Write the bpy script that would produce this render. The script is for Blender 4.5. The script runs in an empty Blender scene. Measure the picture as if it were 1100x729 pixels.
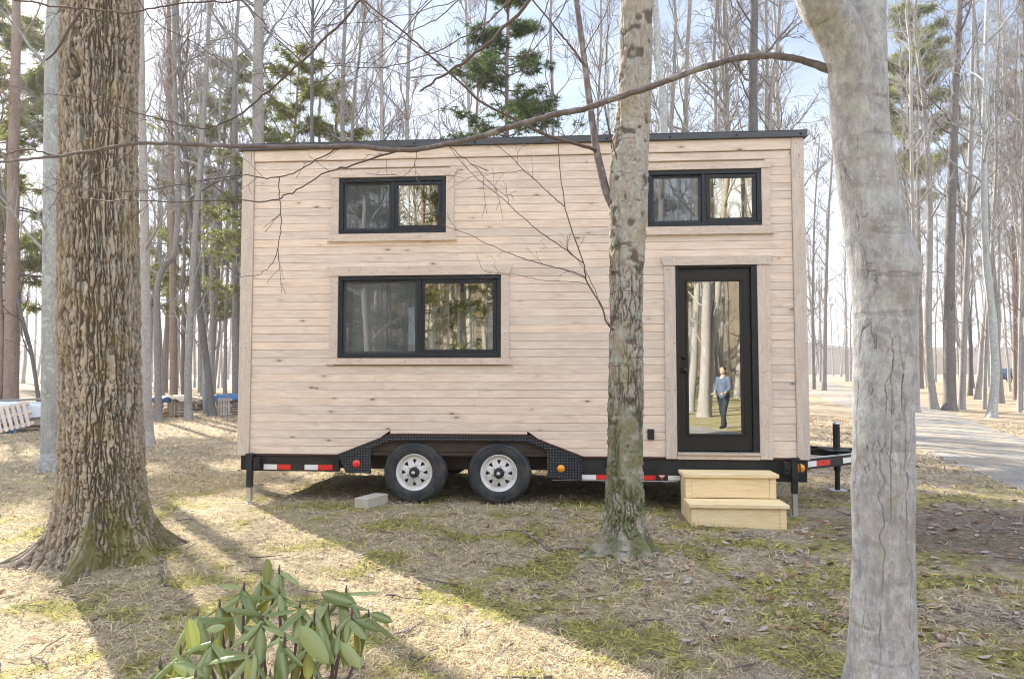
import bpy, math, random
import numpy as np
from mathutils import Vector, Matrix

random.seed(7)
S = bpy.context.scene
COL = S.collection
PI = math.pi

# ------------------------------------------------------------------ numpy noise
def _h(ix, iy, iz, k=0):
    n = (ix.astype(np.int64) * 374761393 + iy.astype(np.int64) * 668265263 + iz.astype(np.int64) * 2147483647 + k * 1274126177) & 0xFFFFFFFF
    n = ((n ^ (n >> 13)) * 1274126177) & 0xFFFFFFFF
    n = ((n ^ (n >> 16)) * 2246822519) & 0xFFFFFFFF
    return ((n ^ (n >> 15)) & 0xFFFFFF) / float(0xFFFFFF)

def vnoise(p, k=0):
    p = np.asarray(p, float)
    i = np.floor(p).astype(np.int64); f = p - i
    f = f * f * (3 - 2 * f)
    r = 0
    for dx in (0, 1):
        for dy in (0, 1):
            for dz in (0, 1):
                w = (f[..., 0] if dx else 1 - f[..., 0]) * (f[..., 1] if dy else 1 - f[..., 1]) * (f[..., 2] if dz else 1 - f[..., 2])
                r = r + w * _h(i[..., 0] + dx, i[..., 1] + dy, i[..., 2] + dz, k)
    return r * 2 - 1

def fbm(p, oct=3, k=0):
    r, a = 0, 1.0
    p = np.asarray(p, float)
    for o in range(oct):
        r = r + a * vnoise(p * 2 ** o, k + o); a *= .5
    return r

def vor3(p, k=0):
    i = np.floor(p).astype(np.int64)
    F1 = np.full(p.shape[0], 9.0); F2 = F1.copy()
    for dx in (-1, 0, 1):
        for dy in (-1, 0, 1):
            for dz in (-1, 0, 1):
                c = i + np.array([dx, dy, dz])
                q = np.stack([c[:, 0] + _h(c[:, 0], c[:, 1], c[:, 2], k), c[:, 1] + _h(c[:, 0], c[:, 1], c[:, 2], k + 11), c[:, 2] + _h(c[:, 0], c[:, 1], c[:, 2], k + 23)], 1)
                d = np.linalg.norm(q - p, axis=1)
                n1 = np.minimum(F1, d); F2 = np.minimum(F2, np.maximum(F1, d)); F1 = n1
    return F1, F2

def sstep(a, b, x):
    t = np.clip((np.asarray(x, float) - a) / (b - a), 0, 1)
    return t * t * (3 - 2 * t)

# ------------------------------------------------------------------ camera model and terrain
F, PITCH, CZ = 767.0, math.atan(40.5 / 767), 1.36
def ray(u, v):
    a = (u - 550) / F; b = (364.5 - v) / F
    return np.array([a, math.cos(PITCH) - b * math.sin(PITCH), math.sin(PITCH) + b * math.cos(PITCH)])
def at(u, v, Y):
    d = ray(u, v)
    return np.array([0, 0, CZ]) + d * (Y / d[1])

def terrain(x, y):
    x = np.asarray(x, float); y = np.asarray(y, float)
    h = .6 * sstep(12, 45, y) + 1.2 * sstep(60, 160, np.hypot(x, y)) + .5 * sstep(-12, -40, y)
    h = h - .065 * sstep(.6, 2.4, x) * (1 - sstep(8, 12, y))
    r = np.hypot(x, y - 4)
    near = 1 - sstep(8, 30, r)
    z0 = np.zeros_like(x)
    flat = 1 - .8 * ((np.abs(x) < 3.4) & (y > 7.2) & (y < 10.4))
    h = h + near * flat * (.028 * vnoise(np.stack([x * .8, y * .8, z0], -1)) + .014 * vnoise(np.stack([x * 3.1, y * 3.1, z0], -1), 5))
    h = h + (1 - near) * .12 * vnoise(np.stack([x * .12, y * .12, z0], -1), 9) * sstep(14, 30, r)
    return h
def ground_at(u, v):
    d = ray(u, v); z = 0.0
    for _ in range(8):
        t = (z - CZ) / d[2]
        z = float(terrain(d[0] * t, d[1] * t))
    return float(d[0] * t), float(d[1] * t), z

SUN_DIR = np.array([-.62, .785])
SUN_EL = math.radians(31)
def corridor(x, y):                       # position across the sun's direction
    return x * .785 + y * .62

# ------------------------------------------------------------------ mesh building
class MB:
    def __init__(s):
        s.v = []; s.f3 = []; s.f4 = []; s.ng = []; s.n = 0; s.a = []
    def add(s, v, q=None, t=None, ng=None, att=None):
        v = np.asarray(v, float).reshape(-1, 3)
        if q is not None and len(q): s.f4.append(np.asarray(q, np.int64).reshape(-1, 4) + s.n)
        if t is not None and len(t): s.f3.append(np.asarray(t, np.int64).reshape(-1, 3) + s.n)
        if ng:
            for f in ng: s.ng.append([i + s.n for i in f])
        s.v.append(v); s.n += len(v)
        s.a.append(np.zeros(len(v)) if att is None else np.asarray(att, float))
        return s
    def arrays(s):
        v = np.concatenate(s.v) if s.v else np.zeros((0, 3))
        q = np.concatenate(s.f4) if s.f4 else np.zeros((0, 4), np.int64)
        t = np.concatenate(s.f3) if s.f3 else np.zeros((0, 3), np.int64)
        return v, q, t
    def mesh(s, name, mat, smooth=False, att=False):
        v, q, t = s.arrays()
        me = bpy.data.meshes.new(name)
        ngl = [len(f) for f in s.ng]
        nl = len(q) * 4 + len(t) * 3 + sum(ngl)
        npoly = len(q) + len(t) + len(s.ng)
        me.vertices.add(len(v)); me.vertices.foreach_set('co', v.astype(np.float32).ravel())
        me.loops.add(nl)
        li = np.concatenate([q.ravel(), t.ravel(), np.array([i for f in s.ng for i in f], np.int64)])
        me.loops.foreach_set('vertex_index', li.astype(np.int32))
        me.polygons.add(npoly)
        tot = np.concatenate([np.full(len(q), 4), np.full(len(t), 3), np.array(ngl, np.int64)])
        st = np.concatenate([[0], np.cumsum(tot)[:-1]]) if npoly else np.zeros(0)
        me.polygons.foreach_set('loop_start', st.astype(np.int32))
        me.update(calc_edges=True); me.validate()
        me.polygons.foreach_set('use_smooth', np.full(len(me.polygons), bool(smooth)))
        if att:
            A = me.attributes.new('mask', 'FLOAT', 'POINT')
            A.data.foreach_set('value', np.concatenate(s.a).astype(np.float32))
        if mat: me.materials.append(mat)
        return me
    def build(s, name, mat, parent=None, smooth=False, att=False):
        o = bpy.data.objects.new(name, s.mesh(name, mat, smooth, att))
        COL.objects.link(o)
        if parent: o.parent = parent
        return o

def box(mb, x0, x1, y0, y1, z0, z1, b=0.0, M=None):
    lo = np.array([x0, y0, z0], float); hi = np.array([x1, y1, z1], float)
    c = (lo + hi) / 2; h = (hi - lo) / 2
    b = min(b, h.min() * .9)
    if b <= 0:
        v = np.array([[sx, sy, sz] for sx in (-1, 1) for sy in (-1, 1) for sz in (-1, 1)]) * h + c
        q = [(0, 1, 3, 2), (4, 6, 7, 5), (0, 4, 5, 1), (2, 3, 7, 6), (0, 2, 6, 4), (1, 5, 7, 3)]
        if M is not None: v = xf(v, M)
        return mb.add(v, q)
    idx = {}; v = []
    for sx in (-1, 1):
        for sy in (-1, 1):
            for sz in (-1, 1):
                for a in range(3):
                    p = np.array([sx, sy, sz], float) * (h - b); p[a] = (sx, sy, sz)[a] * h[a]
                    idx[(sx, sy, sz, a)] = len(v); v.append(p + c)
    q = []; t = []
    def key(a, s_, bb, sb, cc, sc, ax):
        k = [0, 0, 0]; k[a] = s_; k[bb] = sb; k[cc] = sc
        return idx[(*k, ax)]
    for a in range(3):
        bb, cc = (a + 1) % 3, (a + 2) % 3
        for s_ in (-1, 1):
            r = [key(a, s_, bb, i, cc, j, a) for i, j in ((-1, -1), (1, -1), (1, 1), (-1, 1))]
            q.append(r if s_ > 0 else r[::-1])
        for sa in (-1, 1):
            for sb in (-1, 1):
                r = [key(a, sa, bb, sb, cc, -1, a), key(a, sa, bb, sb, cc, -1, bb), key(a, sa, bb, sb, cc, 1, bb), key(a, sa, bb, sb, cc, 1, a)]
                q.append(r if sa * sb > 0 else r[::-1])
    for sx in (-1, 1):
        for sy in (-1, 1):
            for sz in (-1, 1):
                r = [idx[(sx, sy, sz, a)] for a in range(3)]
                t.append(r if sx * sy * sz > 0 else r[::-1])
    v = np.array(v)
    if M is not None: v = xf(v, M)
    return mb.add(v, q, t)

def xf(v, M):
    M = np.array(M); return np.asarray(v) @ M[:3, :3].T + M[:3, 3]
def TR(loc=(0, 0, 0), rx=0, ry=0, rz=0, s=1):
    return np.array(Matrix.Translation(loc) @ Matrix.Rotation(rz, 4, 'Z') @ Matrix.Rotation(ry, 4, 'Y') @ Matrix.Rotation(rx, 4, 'X') @ Matrix.Scale(s, 4))

def tube(mb, P, R, n=6, cap=True, M=None):
    P = np.asarray(P, float); m = len(P)
    R = np.full(m, R, float) if np.isscalar(R) else np.asarray(R, float)
    T = np.gradient(P, axis=0); T /= np.maximum(np.linalg.norm(T, axis=1), 1e-9)[:, None]
    a = np.array([1., 0, 0]) if abs(T[0][0]) < .8 else np.array([0, 1., 0])
    u = np.cross(T[0], a); u /= np.linalg.norm(u)
    U = [u]
    for i in range(1, m):
        u = u - T[i] * np.dot(u, T[i]); l = np.linalg.norm(u)
        u = u / l if l > 1e-6 else U[-1]
        U.append(u)
    U = np.array(U); W = np.cross(T, U)
    th = np.arange(n) * 2 * PI / n
    v = P[:, None] + R[:, None, None] * (np.cos(th)[None, :, None] * U[:, None] + np.sin(th)[None, :, None] * W[:, None])
    v = v.reshape(-1, 3)
    i = np.arange(m - 1)[:, None] * n; j = np.arange(n)[None]; k = (j + 1) % n
    q = np.stack(np.broadcast_arrays(i + j, i + k, i + n + k, i + n + j), -1).reshape(-1, 4)
    if M is not None: v = xf(v, M)
    ng = [list(range(n))[::-1], [(m - 1) * n + x for x in range(n)]] if cap else None
    return mb.add(v, q, ng=ng)

def lathe(mb, prof, n=32, M=None, closed=False):          # profile (r, h) round the local Z axis
    prof = np.asarray(prof, float); m = len(prof)
    th = np.arange(n) * 2 * PI / n
    v = np.stack([prof[:, 0][:, None] * np.cos(th), prof[:, 0][:, None] * np.sin(th), np.repeat(prof[:, 1][:, None], n, 1)], -1).reshape(-1, 3)
    rows = m if closed else m - 1
    i = np.arange(rows)[:, None]; j = np.arange(n)[None]; k = (j + 1) % n; i2 = (i + 1) % m
    q = np.stack(np.broadcast_arrays(i * n + j, i * n + k, i2 * n + k, i2 * n + j), -1).reshape(-1, 4)
    if M is not None: v = xf(v, M)
    return mb.add(v, q)

def prism(mb, poly, y0, y1):                               # polygon in x,z pushed along y
    n = len(poly)
    v = [(x, y0, z) for x, z in poly] + [(x, y1, z) for x, z in poly]
    q = [(i, (i + 1) % n, n + (i + 1) % n, n + i) for i in range(n)]
    return mb.add(v, q, ng=[list(range(n))[::-1], list(range(n, 2 * n))])

def spline(P, n):
    P = np.asarray(P, float); m = len(P)
    A = np.vstack([2 * P[0] - P[1], P, 2 * P[-1] - P[-2]])
    t = np.linspace(0, m - 1 - 1e-9, n); i = t.astype(int); f = (t - i)[:, None]
    p0, p1, p2, p3 = A[i], A[i + 1], A[i + 2], A[i + 3]
    return .5 * (2 * p1 + (p2 - p0) * f + (2 * p0 - 5 * p1 + 4 * p2 - p3) * f ** 2 + (3 * p1 - p0 - 3 * p2 + p3) * f ** 3)

def thing(name, label, cat, loc=(0, 0, 0), rz=0, group=None):
    o = bpy.data.objects.new(name, None); COL.objects.link(o)
    o.empty_display_size = .2
    o.location = loc; o.rotation_euler = (0, 0, rz)
    return tag(o, label, cat, group)
def tag(o, label=None, cat=None, group=None, kind=None):
    if label: o['label'] = label
    if cat: o['category'] = cat
    if group: o['group'] = group
    if kind: o['kind'] = kind
    return o
def copy_tree(o, parent=None):
    c = o.copy(); COL.objects.link(c)
    if parent: c.parent = parent
    for ch in list(o.children): copy_tree(ch, c)
    return c

# ------------------------------------------------------------------ materials
class NT:
    def __init__(s, name):
        s.m = bpy.data.materials.new(name); s.m.use_nodes = True
        s.t = s.m.node_tree; s.p = s.t.nodes['Principled BSDF']; s.out = s.t.nodes['Material Output']
    def n(s, typ, props=None, **inp):
        x = s.t.nodes.new('ShaderNode' + typ)
        for k, v in (props or {}).items(): setattr(x, k, v)
        for k, v in inp.items():
            k = k.replace('_', ' ')
            if k.isdigit(): k = int(k)
            s.set(x.inputs[k], v)
        return x
    def set(s, sock, v):
        if isinstance(v, bpy.types.NodeSocket): s.t.links.new(v, sock)
        elif isinstance(v, bpy.types.Node): s.t.links.new(v.outputs[0], sock)
        else:
            if isinstance(v, tuple) and len(v) == 3 and sock.type == 'RGBA': v = (*v, 1)
            sock.default_value = v
    def coord(s, kind='Object', scale=(1, 1, 1), loc=(0, 0, 0)):
        c = s.n('TexCoord')
        return s.n('Mapping', Vector=c.outputs[kind], Scale=scale, Location=loc).outputs[0]
    def noise(s, vec, scale=1, det=3, rough=.55, dist=0):
        return s.n('TexNoise', Vector=vec, Scale=scale, Detail=det, Roughness=rough, Distortion=dist).outputs['Fac']
    def math(s, op, a, b=0.0, clamp=False):
        x = s.n('Math', {'operation': op, 'use_clamp': clamp}); s.set(x.inputs[0], a); s.set(x.inputs[1], b)
        return x.outputs[0]
    def ramp(s, fac, a, b, lo=0., hi=1.):
        return s.n('MapRange', {'interpolation_type': 'SMOOTHSTEP'}, Value=fac, From_Min=a, From_Max=b, To_Min=lo, To_Max=hi).outputs[0]
    def mix(s, fac, a, b, mode='MIX'):
        x = s.n('Mix', {'data_type': 'RGBA', 'blend_type': mode})
        s.set(x.inputs[0], fac); s.set(x.inputs[6], a); s.set(x.inputs[7], b)
        return x.outputs[2]
    def hsv(s, col, h=.5, sat=1., val=1.):
        return s.n('HueSaturation', Color=col, Hue=h, Saturation=sat, Value=val).outputs[0]
    def bump(s, height, strength=.5, dist=.01):
        s.set(s.p.inputs['Normal'], s.n('Bump', Strength=strength, Distance=dist, Height=height).outputs[0])
    def base(s, col, rough=.7, spec=.3, metal=0.):
        s.set(s.p.inputs['Base Color'], col); s.set(s.p.inputs['Roughness'], rough)
        s.set(s.p.inputs['Specular IOR Level'], spec); s.set(s.p.inputs['Metallic'], metal)
        return s.m

def plain(name, col, rough=.6, spec=.4, metal=0., var=.12, scale=6., bump=0., bs=60):
    t = NT(name); c = t.coord()
    n = t.noise(c, scale, 4)
    t.base(t.mix(n, tuple(x * (1 - var) for x in col), tuple(min(1, x * (1 + var)) for x in col)), rough, spec, metal)
    t.set(t.p.inputs['Roughness'], t.ramp(n, .3, .7, rough * .85, min(1, rough * 1.15)))
    if bump: t.bump(t.noise(c, bs, 3), bump, .004)
    return t.m

def wood(name, ca, cb, knots=1.0, axis='x', rough=.65, streak=1.0, knotcol=(.16, .085, .045), weather=0.):
    t = NT(name)
    rnd = t.n('NewGeometry').outputs['Random Per Island']
    tc = t.n('TexCoord').outputs['Object']
    off = t.n('CombineXYZ', X=t.math('MULTIPLY', rnd, 37.), Y=t.math('MULTIPLY', rnd, 91.), Z=t.math('MULTIPLY', rnd, 53.)).outputs[0]
    p = t.n('VectorMath', {'operation': 'ADD'}, **{'0': tc, '1': off}).outputs[0]
    sc = {'x': (1.2, 14, 14), 'z': (14, 14, 1.2)}[axis]
    g = t.n('Mapping', Vector=p, Scale=sc).outputs[0]
    warp = t.noise(t.n('Mapping', Vector=p, Scale={'x': (1.5, 3, 3), 'z': (3, 3, 1.5)}[axis]).outputs[0], 2, 2)
    grain = t.noise(g, 3.2, 5, .6, 1.2)
    fine = t.noise(t.n('Mapping', Vector=p, Scale={'x': (2, 120, 120), 'z': (120, 120, 2)}[axis]).outputs[0], 2.0, 2)
    col = t.mix(t.ramp(t.math('ADD', t.math('MULTIPLY', grain, .7), t.math('MULTIPLY', warp, .3)), .35, .68), ca, cb)
    col = t.mix(t.math('MULTIPLY', t.ramp(fine, .45, .75), .16 * streak), col, tuple(x * .6 for x in ca))
    # knots
    k = t.n('TexVoronoi', Vector=t.n('Mapping', Vector=p, Scale={'x': (3.4, 9, 9), 'z': (9, 9, 3.4)}[axis]).outputs[0], Scale=1.0)
    sel = t.ramp(t.n('SeparateColor', Color=k.outputs['Color']).outputs[0], .34, .40)
    kn = t.math('MULTIPLY', t.ramp(k.outputs['Distance'], .05, .13, 1, 0), sel)
    halo = t.math('MULTIPLY', t.ramp(k.outputs['Distance'], .08, .34, 1, 0), sel)
    col = t.mix(t.math('MULTIPLY', halo, .35 * knots), col, tuple(x * .72 for x in ca))
    col = t.mix(t.math('MULTIPLY', kn, .8 * knots), col, knotcol)
    val = t.math('ADD', .9, t.math('MULTIPLY', rnd, .2))
    col = t.hsv(col, .5, t.math('ADD', .85, t.math('MULTIPLY', rnd, .3)), val)
    if weather:
        w = t.noise(tc, 55, 2); w2 = t.ramp(w, .62, .7)
        col = t.mix(t.math('MULTIPLY', w2, weather), col, (.16, .12, .09))
    t.base(col, rough, .25)
    t.bump(t.math('ADD', fine, t.math('MULTIPLY', grain, .8)), .25, .003)
    return t.m

M = {}
M['siding'] = wood('whitewashed_pine_boards', (.655, .53, .445), (.80, .69, .60), 1.1, knotcol=(.20, .13, .095))
M['trim'] = wood('weathered_pine_trim', (.52, .44, .385), (.64, .56, .50), .4, 'x', weather=.6)
M['trimv'] = wood('weathered_pine_trim_upright', (.52, .44, .385), (.64, .56, .50), .4, 'z', weather=.6)
M['pine'] = wood('fresh_pine', (.72, .56, .33), (.86, .72, .48), .25, streak=1.4)
M['interior'] = wood('interior_pine', (.45, .34, .22), (.6, .47, .32), .6)
M['door'] = plain('black_door_paint', (.013, .012, .011), .42, .45, var=.25, bump=.15, bs=150)
M['frame'] = plain('black_window_vinyl', (.010, .014, .022), .35, .5)
M['galv'] = plain('galvanised_steel', (.5, .52, .54), .4, .5, .8)
M['roof'] = plain('grey_roof_metal', (.075, .08, .09), .4, .5, .3)
M['bolt'] = plain('dark_bolt', (.02, .02, .025), .4)
M['rust'] = plain('dark_red_steel', (.055, .022, .018), .6)
M['well'] = plain('dark_stained_plywood', (.05, .035, .025), .8)
def dusty(name, col, rough, dust, amt, sc=5.):
    t = NT(name); c = t.coord()
    n = t.ramp(t.math('ADD', t.noise(c, sc, 5, .65), t.math('MULTIPLY', t.noise(c, sc * 9, 3), .3)), .52, .86)
    t.base(t.mix(t.math('MULTIPLY', n, amt), col, dust), t.ramp(n, 0, 1, rough, .9), .4)
    t.bump(t.noise(c, 90, 3), .25, .003); return t.m
M['rubber'] = dusty('tyre_rubber', (.014, .020, .030), .55, (.14, .12, .10), .5)
M['black'] = dusty('black_enamel', (.008, .010, .014), .36, (.10, .085, .07), .28)
M['rim'] = dusty('white_rim_paint', (.72, .72, .73), .35, (.33, .28, .22), .5, 9.)
M['brass'] = plain('dark_bronze', (.03, .025, .02), .3, .5, .8)
M['white'] = plain('white_reflective_tape', (.74, .74, .76), .3, .5, var=.06)
M['red'] = plain('red_reflective_tape', (.62, .03, .025), .3, .5, var=.1)
M['amber'] = plain('amber_lens', (.85, .33, .02), .2, .6, var=.1)
M['redlens'] = plain('red_lens', (.7, .03, .03), .2, .6, var=.1)
M['concrete'] = plain('concrete_block_grey', (.46, .43, .37), .9, .2, var=.15, scale=14, bump=.5, bs=80)
M['bluetarp'] = plain('blue_tarp', (.06, .18, .40), .45, .4, var=.25, scale=3, bump=.4, bs=12)
M['navytarp'] = plain('navy_tarp', (.03, .06, .14), .5, .4, var=.3, scale=3)
M['creamtarp'] = plain('cream_tarp', (.62, .55, .42), .6, .3, var=.12, scale=3, bump=.4, bs=12)
M['whitetarp'] = plain('pale_blue_white_cover', (.62, .68, .76), .5, .4, var=.08, scale=2, bump=.3, bs=8)
M['pallet'] = wood('weathered_pallet_wood', (.34, .29, .25), (.52, .46, .41), .3)
M['log'] = plain('split_firewood', (.40, .22, .10), .85, .2, var=.4, scale=9, bump=.5, bs=30)
M['loggrey'] = plain('grey_firewood', (.30, .23, .17), .85, .2, var=.4, scale=9, bump=.5, bs=30)
M['skin'] = plain('skin', (.52, .33, .25), .5, .4)
M['shirt'] = plain('pale_blue_shirt', (.11, .14, .20), .8, .2)
M['jeans'] = plain('dark_jeans', (.03, .035, .05), .85, .2)
M['hair'] = plain('dark_hair', (.03, .02, .015), .5, .3)
M['shoe'] = plain('dark_shoes', (.03, .025, .02), .6)
M['carpaint'] = plain('dark_blue_car_paint', (.015, .025, .06), .25, .6, var=.05)
M['carglass'] = plain('car_glass', (.02, .025, .03), .05, .7)

def diamond():
    t = NT('diamond_plate'); c = t.coord()
    a = t.n('Mapping', Vector=c, Rotation=(0, PI / 4, 0), Scale=(1, 1, 1)).outputs[0]
    ch = t.n('SeparateXYZ', Vector=a)
    sx = t.math('SINE', t.math('MULTIPLY', ch.outputs[0], 150.)); sz = t.math('SINE', t.math('MULTIPLY', ch.outputs[2], 150.))
    d = t.ramp(t.math('MULTIPLY', sx, sz), .25, .6)
    t.base(t.mix(d, (.014, .018, .025), (.10, .115, .14)), t.ramp(d, 0, 1, .5, .25), .5, .3)
    t.bump(d, .9, .003); return t.m
M['diamond'] = diamond()

def glass(name, refl, tint, col=(.95, .90, .74)):
    t = NT(name)
    g = t.n('BsdfGlossy', Color=col, Roughness=.0); tr = t.n('BsdfTransparent', Color=tint)
    wob = t.noise(t.coord(scale=(.9, .9, .9)), 1.3, 1)
    b = t.n('Bump', Strength=.012, Distance=.02, Height=wob)
    t.set(g.inputs['Normal'], b.outputs[0])
    lw = t.n('LayerWeight', Blend=.25)
    f = t.math('ADD', refl, t.math('MULTIPLY', lw.outputs['Fresnel'], .5), True)
    mx = t.n('MixShader'); t.set(mx.inputs[0], f); t.set(mx.inputs[1], tr); t.set(mx.inputs[2], g)
    t.set(t.out.inputs[0], mx.outputs[0]); return t.m
M['glass'] = glass('window_glass', .42, (.75, .8, .82))
M['doorglass'] = glass('door_glass', .44, (.75, .8, .82), (.90, .91, .88))
M['screenglass'] = glass('screened_window_glass', .26, (.85, .88, .9), (.9, .92, .9))
M['blind'] = plain('cream_blind', (.72, .66, .52), .8, .2, var=.05)
def screen():
    t = NT('insect_screen')
    d = t.n('BsdfDiffuse', Color=(.16, .18, .21)); tr = t.n('BsdfTransparent', Color=(1, 1, 1))
    mx = t.n('MixShader'); t.set(mx.inputs[0], .22); t.set(mx.inputs[1], tr); t.set(mx.inputs[2], d)
    t.set(t.out.inputs[0], mx.outputs[0]); return t.m
M['screen'] = screen()

def bark(name, ridge, furrow, moss=None, lichen=.0, bumps=.6, cracks=False, horiz=0., mottle=0.):
    t = NT(name); tc = t.n('TexCoord').outputs['Object']
    oi = t.n('ObjectInfo').outputs['Random']
    n1 = t.noise(t.n('Mapping', Vector=tc, Scale=(1, 1, .25)).outputs[0], 9, 4, .6)
    n2 = t.noise(t.n('Mapping', Vector=tc, Scale=(1, 1, .3)).outputs[0], 46, 4, .65)
    big = t.noise(tc, 1.6, 3)
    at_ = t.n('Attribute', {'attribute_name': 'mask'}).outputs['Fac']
    col = t.mix(t.ramp(n1, .3, .7), tuple(x * .72 for x in ridge), ridge)
    col = t.mix(t.ramp(n2, .35, .8), col, tuple(min(1, x * 1.3) for x in ridge))
    n3 = t.noise(t.n('Mapping', Vector=tc, Scale=(1, 1, .6)).outputs[0], 120, 3, .7)
    col = t.mix(t.ramp(n3, .52, .72, 0, .45), col, tuple(x * .45 for x in ridge))
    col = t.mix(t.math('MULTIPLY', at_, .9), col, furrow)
    h = t.math('ADD', n1, t.math('MULTIPLY', n2, .7))
    if cracks:
        q = t.noise(t.n('Mapping', Vector=tc, Scale=(6, 6, .9)).outputs[0], 3., 4, .6, .35)
        gate = t.ramp(t.noise(t.n('Mapping', Vector=tc, Scale=(3, 3, .8)).outputs[0], 2., 2), .45, .6)
        cr = t.math('MULTIPLY', t.ramp(t.math('ABSOLUTE', t.math('SUBTRACT', q, .5)), .004, .016, 1, 0), gate)
        col = t.mix(t.math('MULTIPLY', cr, .85), col, furrow)
        h = t.math('SUBTRACT', t.math('MULTIPLY', h, .35), t.math('MULTIPLY', cr, 1.0))
    if horiz:
        hz = t.noise(t.n('Mapping', Vector=tc, Scale=(1, 1, 6)).outputs[0], 5, 3, .6)
        hm = t.math('MULTIPLY', t.ramp(hz, .60, .68), t.ramp(big, .4, .6))
        col = t.mix(t.math('MULTIPLY', hm, horiz), col, furrow)
    if mottle:
        m1 = t.noise(t.n('Mapping', Vector=tc, Scale=(1, 1, .8)).outputs[0], 22, 5, .7); m2 = t.noise(tc, 7, 4, .65)
        col = t.mix(t.ramp(m1, .50, .60, 0, .5 * mottle), col, tuple(x * .55 for x in ridge))
        col = t.mix(t.ramp(m1, .40, .33, 0, .5 * mottle), col, tuple(min(1, x * 1.5) for x in ridge))
        col = t.mix(t.ramp(m2, .5, .66, 0, .45 * mottle), col, (.26, .235, .19))
        h = t.math('ADD', h, t.math('MULTIPLY', m1, .6))
    if lichen:
        l = t.math('MULTIPLY', t.ramp(t.noise(tc, 13, 3), .52, .62), t.ramp(big, .35, .6))
        col = t.mix(t.math('MULTIPLY', l, lichen), col, (.42, .46, .42))
    if moss:
        # moss = (colour, top height, x from, amount)
        s_ = t.n('SeparateXYZ', Vector=tc)
        mm = t.math('MULTIPLY', t.ramp(s_.outputs[2], moss[1] * .5, moss[1] * 1.3, 1, 0), t.ramp(s_.outputs[0], moss[2] - .12, moss[2] + .2))
        mm = t.math('MULTIPLY', mm, t.ramp(t.math('ADD', t.noise(tc, 7, 4), t.math('MULTIPLY', n2, .3)), .5, .72))
        yel = t.math('MULTIPLY', t.ramp(t.noise(tc, 3.5, 3), .5, .66), .38)
        col = t.mix(yel, col, (.26, .20, .05))
        col = t.mix(t.math('MULTIPLY', mm, moss[3]), col, moss[0])
    col = t.hsv(col, .5, t.math('ADD', .8, t.math('MULTIPLY', oi, .4)), t.math('ADD', .8, t.math('MULTIPLY', oi, .4)))
    t.base(col, .9, .15)
    t.bump(h, bumps, .012)
    return t.m
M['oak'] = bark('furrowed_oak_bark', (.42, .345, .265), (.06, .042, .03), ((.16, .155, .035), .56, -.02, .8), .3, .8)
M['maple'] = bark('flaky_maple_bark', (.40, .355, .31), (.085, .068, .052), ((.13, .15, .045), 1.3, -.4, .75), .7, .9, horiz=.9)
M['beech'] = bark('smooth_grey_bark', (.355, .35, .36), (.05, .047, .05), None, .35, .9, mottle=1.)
M['grey'] = bark('grey_forest_bark', (.26, .245, .235), (.09, .08, .07), None, .3, .7, horiz=.3)
M['dark'] = bark('dark_forest_bark', (.15, .14, .135), (.055, .05, .045), None, .1, .7)
M['pale'] = bark('pale_forest_bark', (.30, .28, .27), (.10, .088, .08), None, .3, .6, horiz=.3)
M['brown'] = bark('red_brown_pine_bark', (.235, .18, .15), (.09, .065, .05), None, .1, .8)
M['lichen'] = bark('blue_grey_lichen_bark', (.30, .31, .31), (.10, .09, .08), None, .8, .7)
M['twig'] = plain('dark_twig_bark', (.12, .09, .08), .8, .2, var=.3)
M['limb'] = bark('grey_limb_bark', (.155, .13, .13), (.07, .06, .055), None, .35, .6)

def leafy(name, a, b, trans=.35, rough=.5, spec=.3):
    t = NT(name)
    r = t.n('NewGeometry').outputs['Random Per Island']
    col = t.mix(r, a, b)
    t.base(col, rough, spec)
    tl = t.n('BsdfTranslucent', Color=col)
    mx = t.n('MixShader'); t.set(mx.inputs[0], trans); t.set(mx.inputs[1], t.p.outputs[0]); t.set(mx.inputs[2], tl.outputs[0])
    t.set(t.out.inputs[0], mx.outputs[0]); return t.m
M['needle_yellow'] = leafy('yellow_green_needles', (.13, .155, .045), (.27, .28, .085), .5)
M['needle_dark'] = leafy('dark_green_needles', (.05, .085, .025), (.11, .155, .05), .45)
M['needle_blue'] = leafy('blue_green_needles', (.04, .06, .06), (.07, .09, .08))
def rhodo():
    t = NT('rhododendron_leaf')
    g = t.n('NewGeometry'); r = g.outputs['Random Per Island']
    at_ = t.n('Attribute', {'attribute_name': 'mask'}).outputs['Fac']
    top = t.mix(r, (.14, .19, .055), (.36, .43, .19)); under = t.mix(r, (.26, .27, .07), (.36, .34, .09))
    yl = t.ramp(r, .945, .96)
    top = t.mix(yl, top, (.36, .33, .05))
    col = t.mix(g.outputs['Backfacing'], top, under)
    col = t.mix(t.math('MULTIPLY', at_, .6), col, (.34, .36, .16))
    spots = t.ramp(t.noise(t.coord(), 34, 5, .7), .60, .68)
    col = t.mix(t.math('MULTIPLY', spots, .5), col, (.2, .14, .05))
    t.base(col, t.ramp(r, 0, 1, .22, .42), .6)
    t.bump(t.noise(t.coord(), 70, 3), .35, .004)
    tl = t.n('BsdfTranslucent', Color=t.mix(.5, col, (.34, .36, .05)))
    mx = t.n('MixShader'); t.set(mx.inputs[0], .3); t.set(mx.inputs[1], t.p.outputs[0]); t.set(mx.inputs[2], tl.outputs[0])
    t.set(t.out.inputs[0], mx.outputs[0]); return t.m
M['rhodo'] = rhodo()

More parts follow.
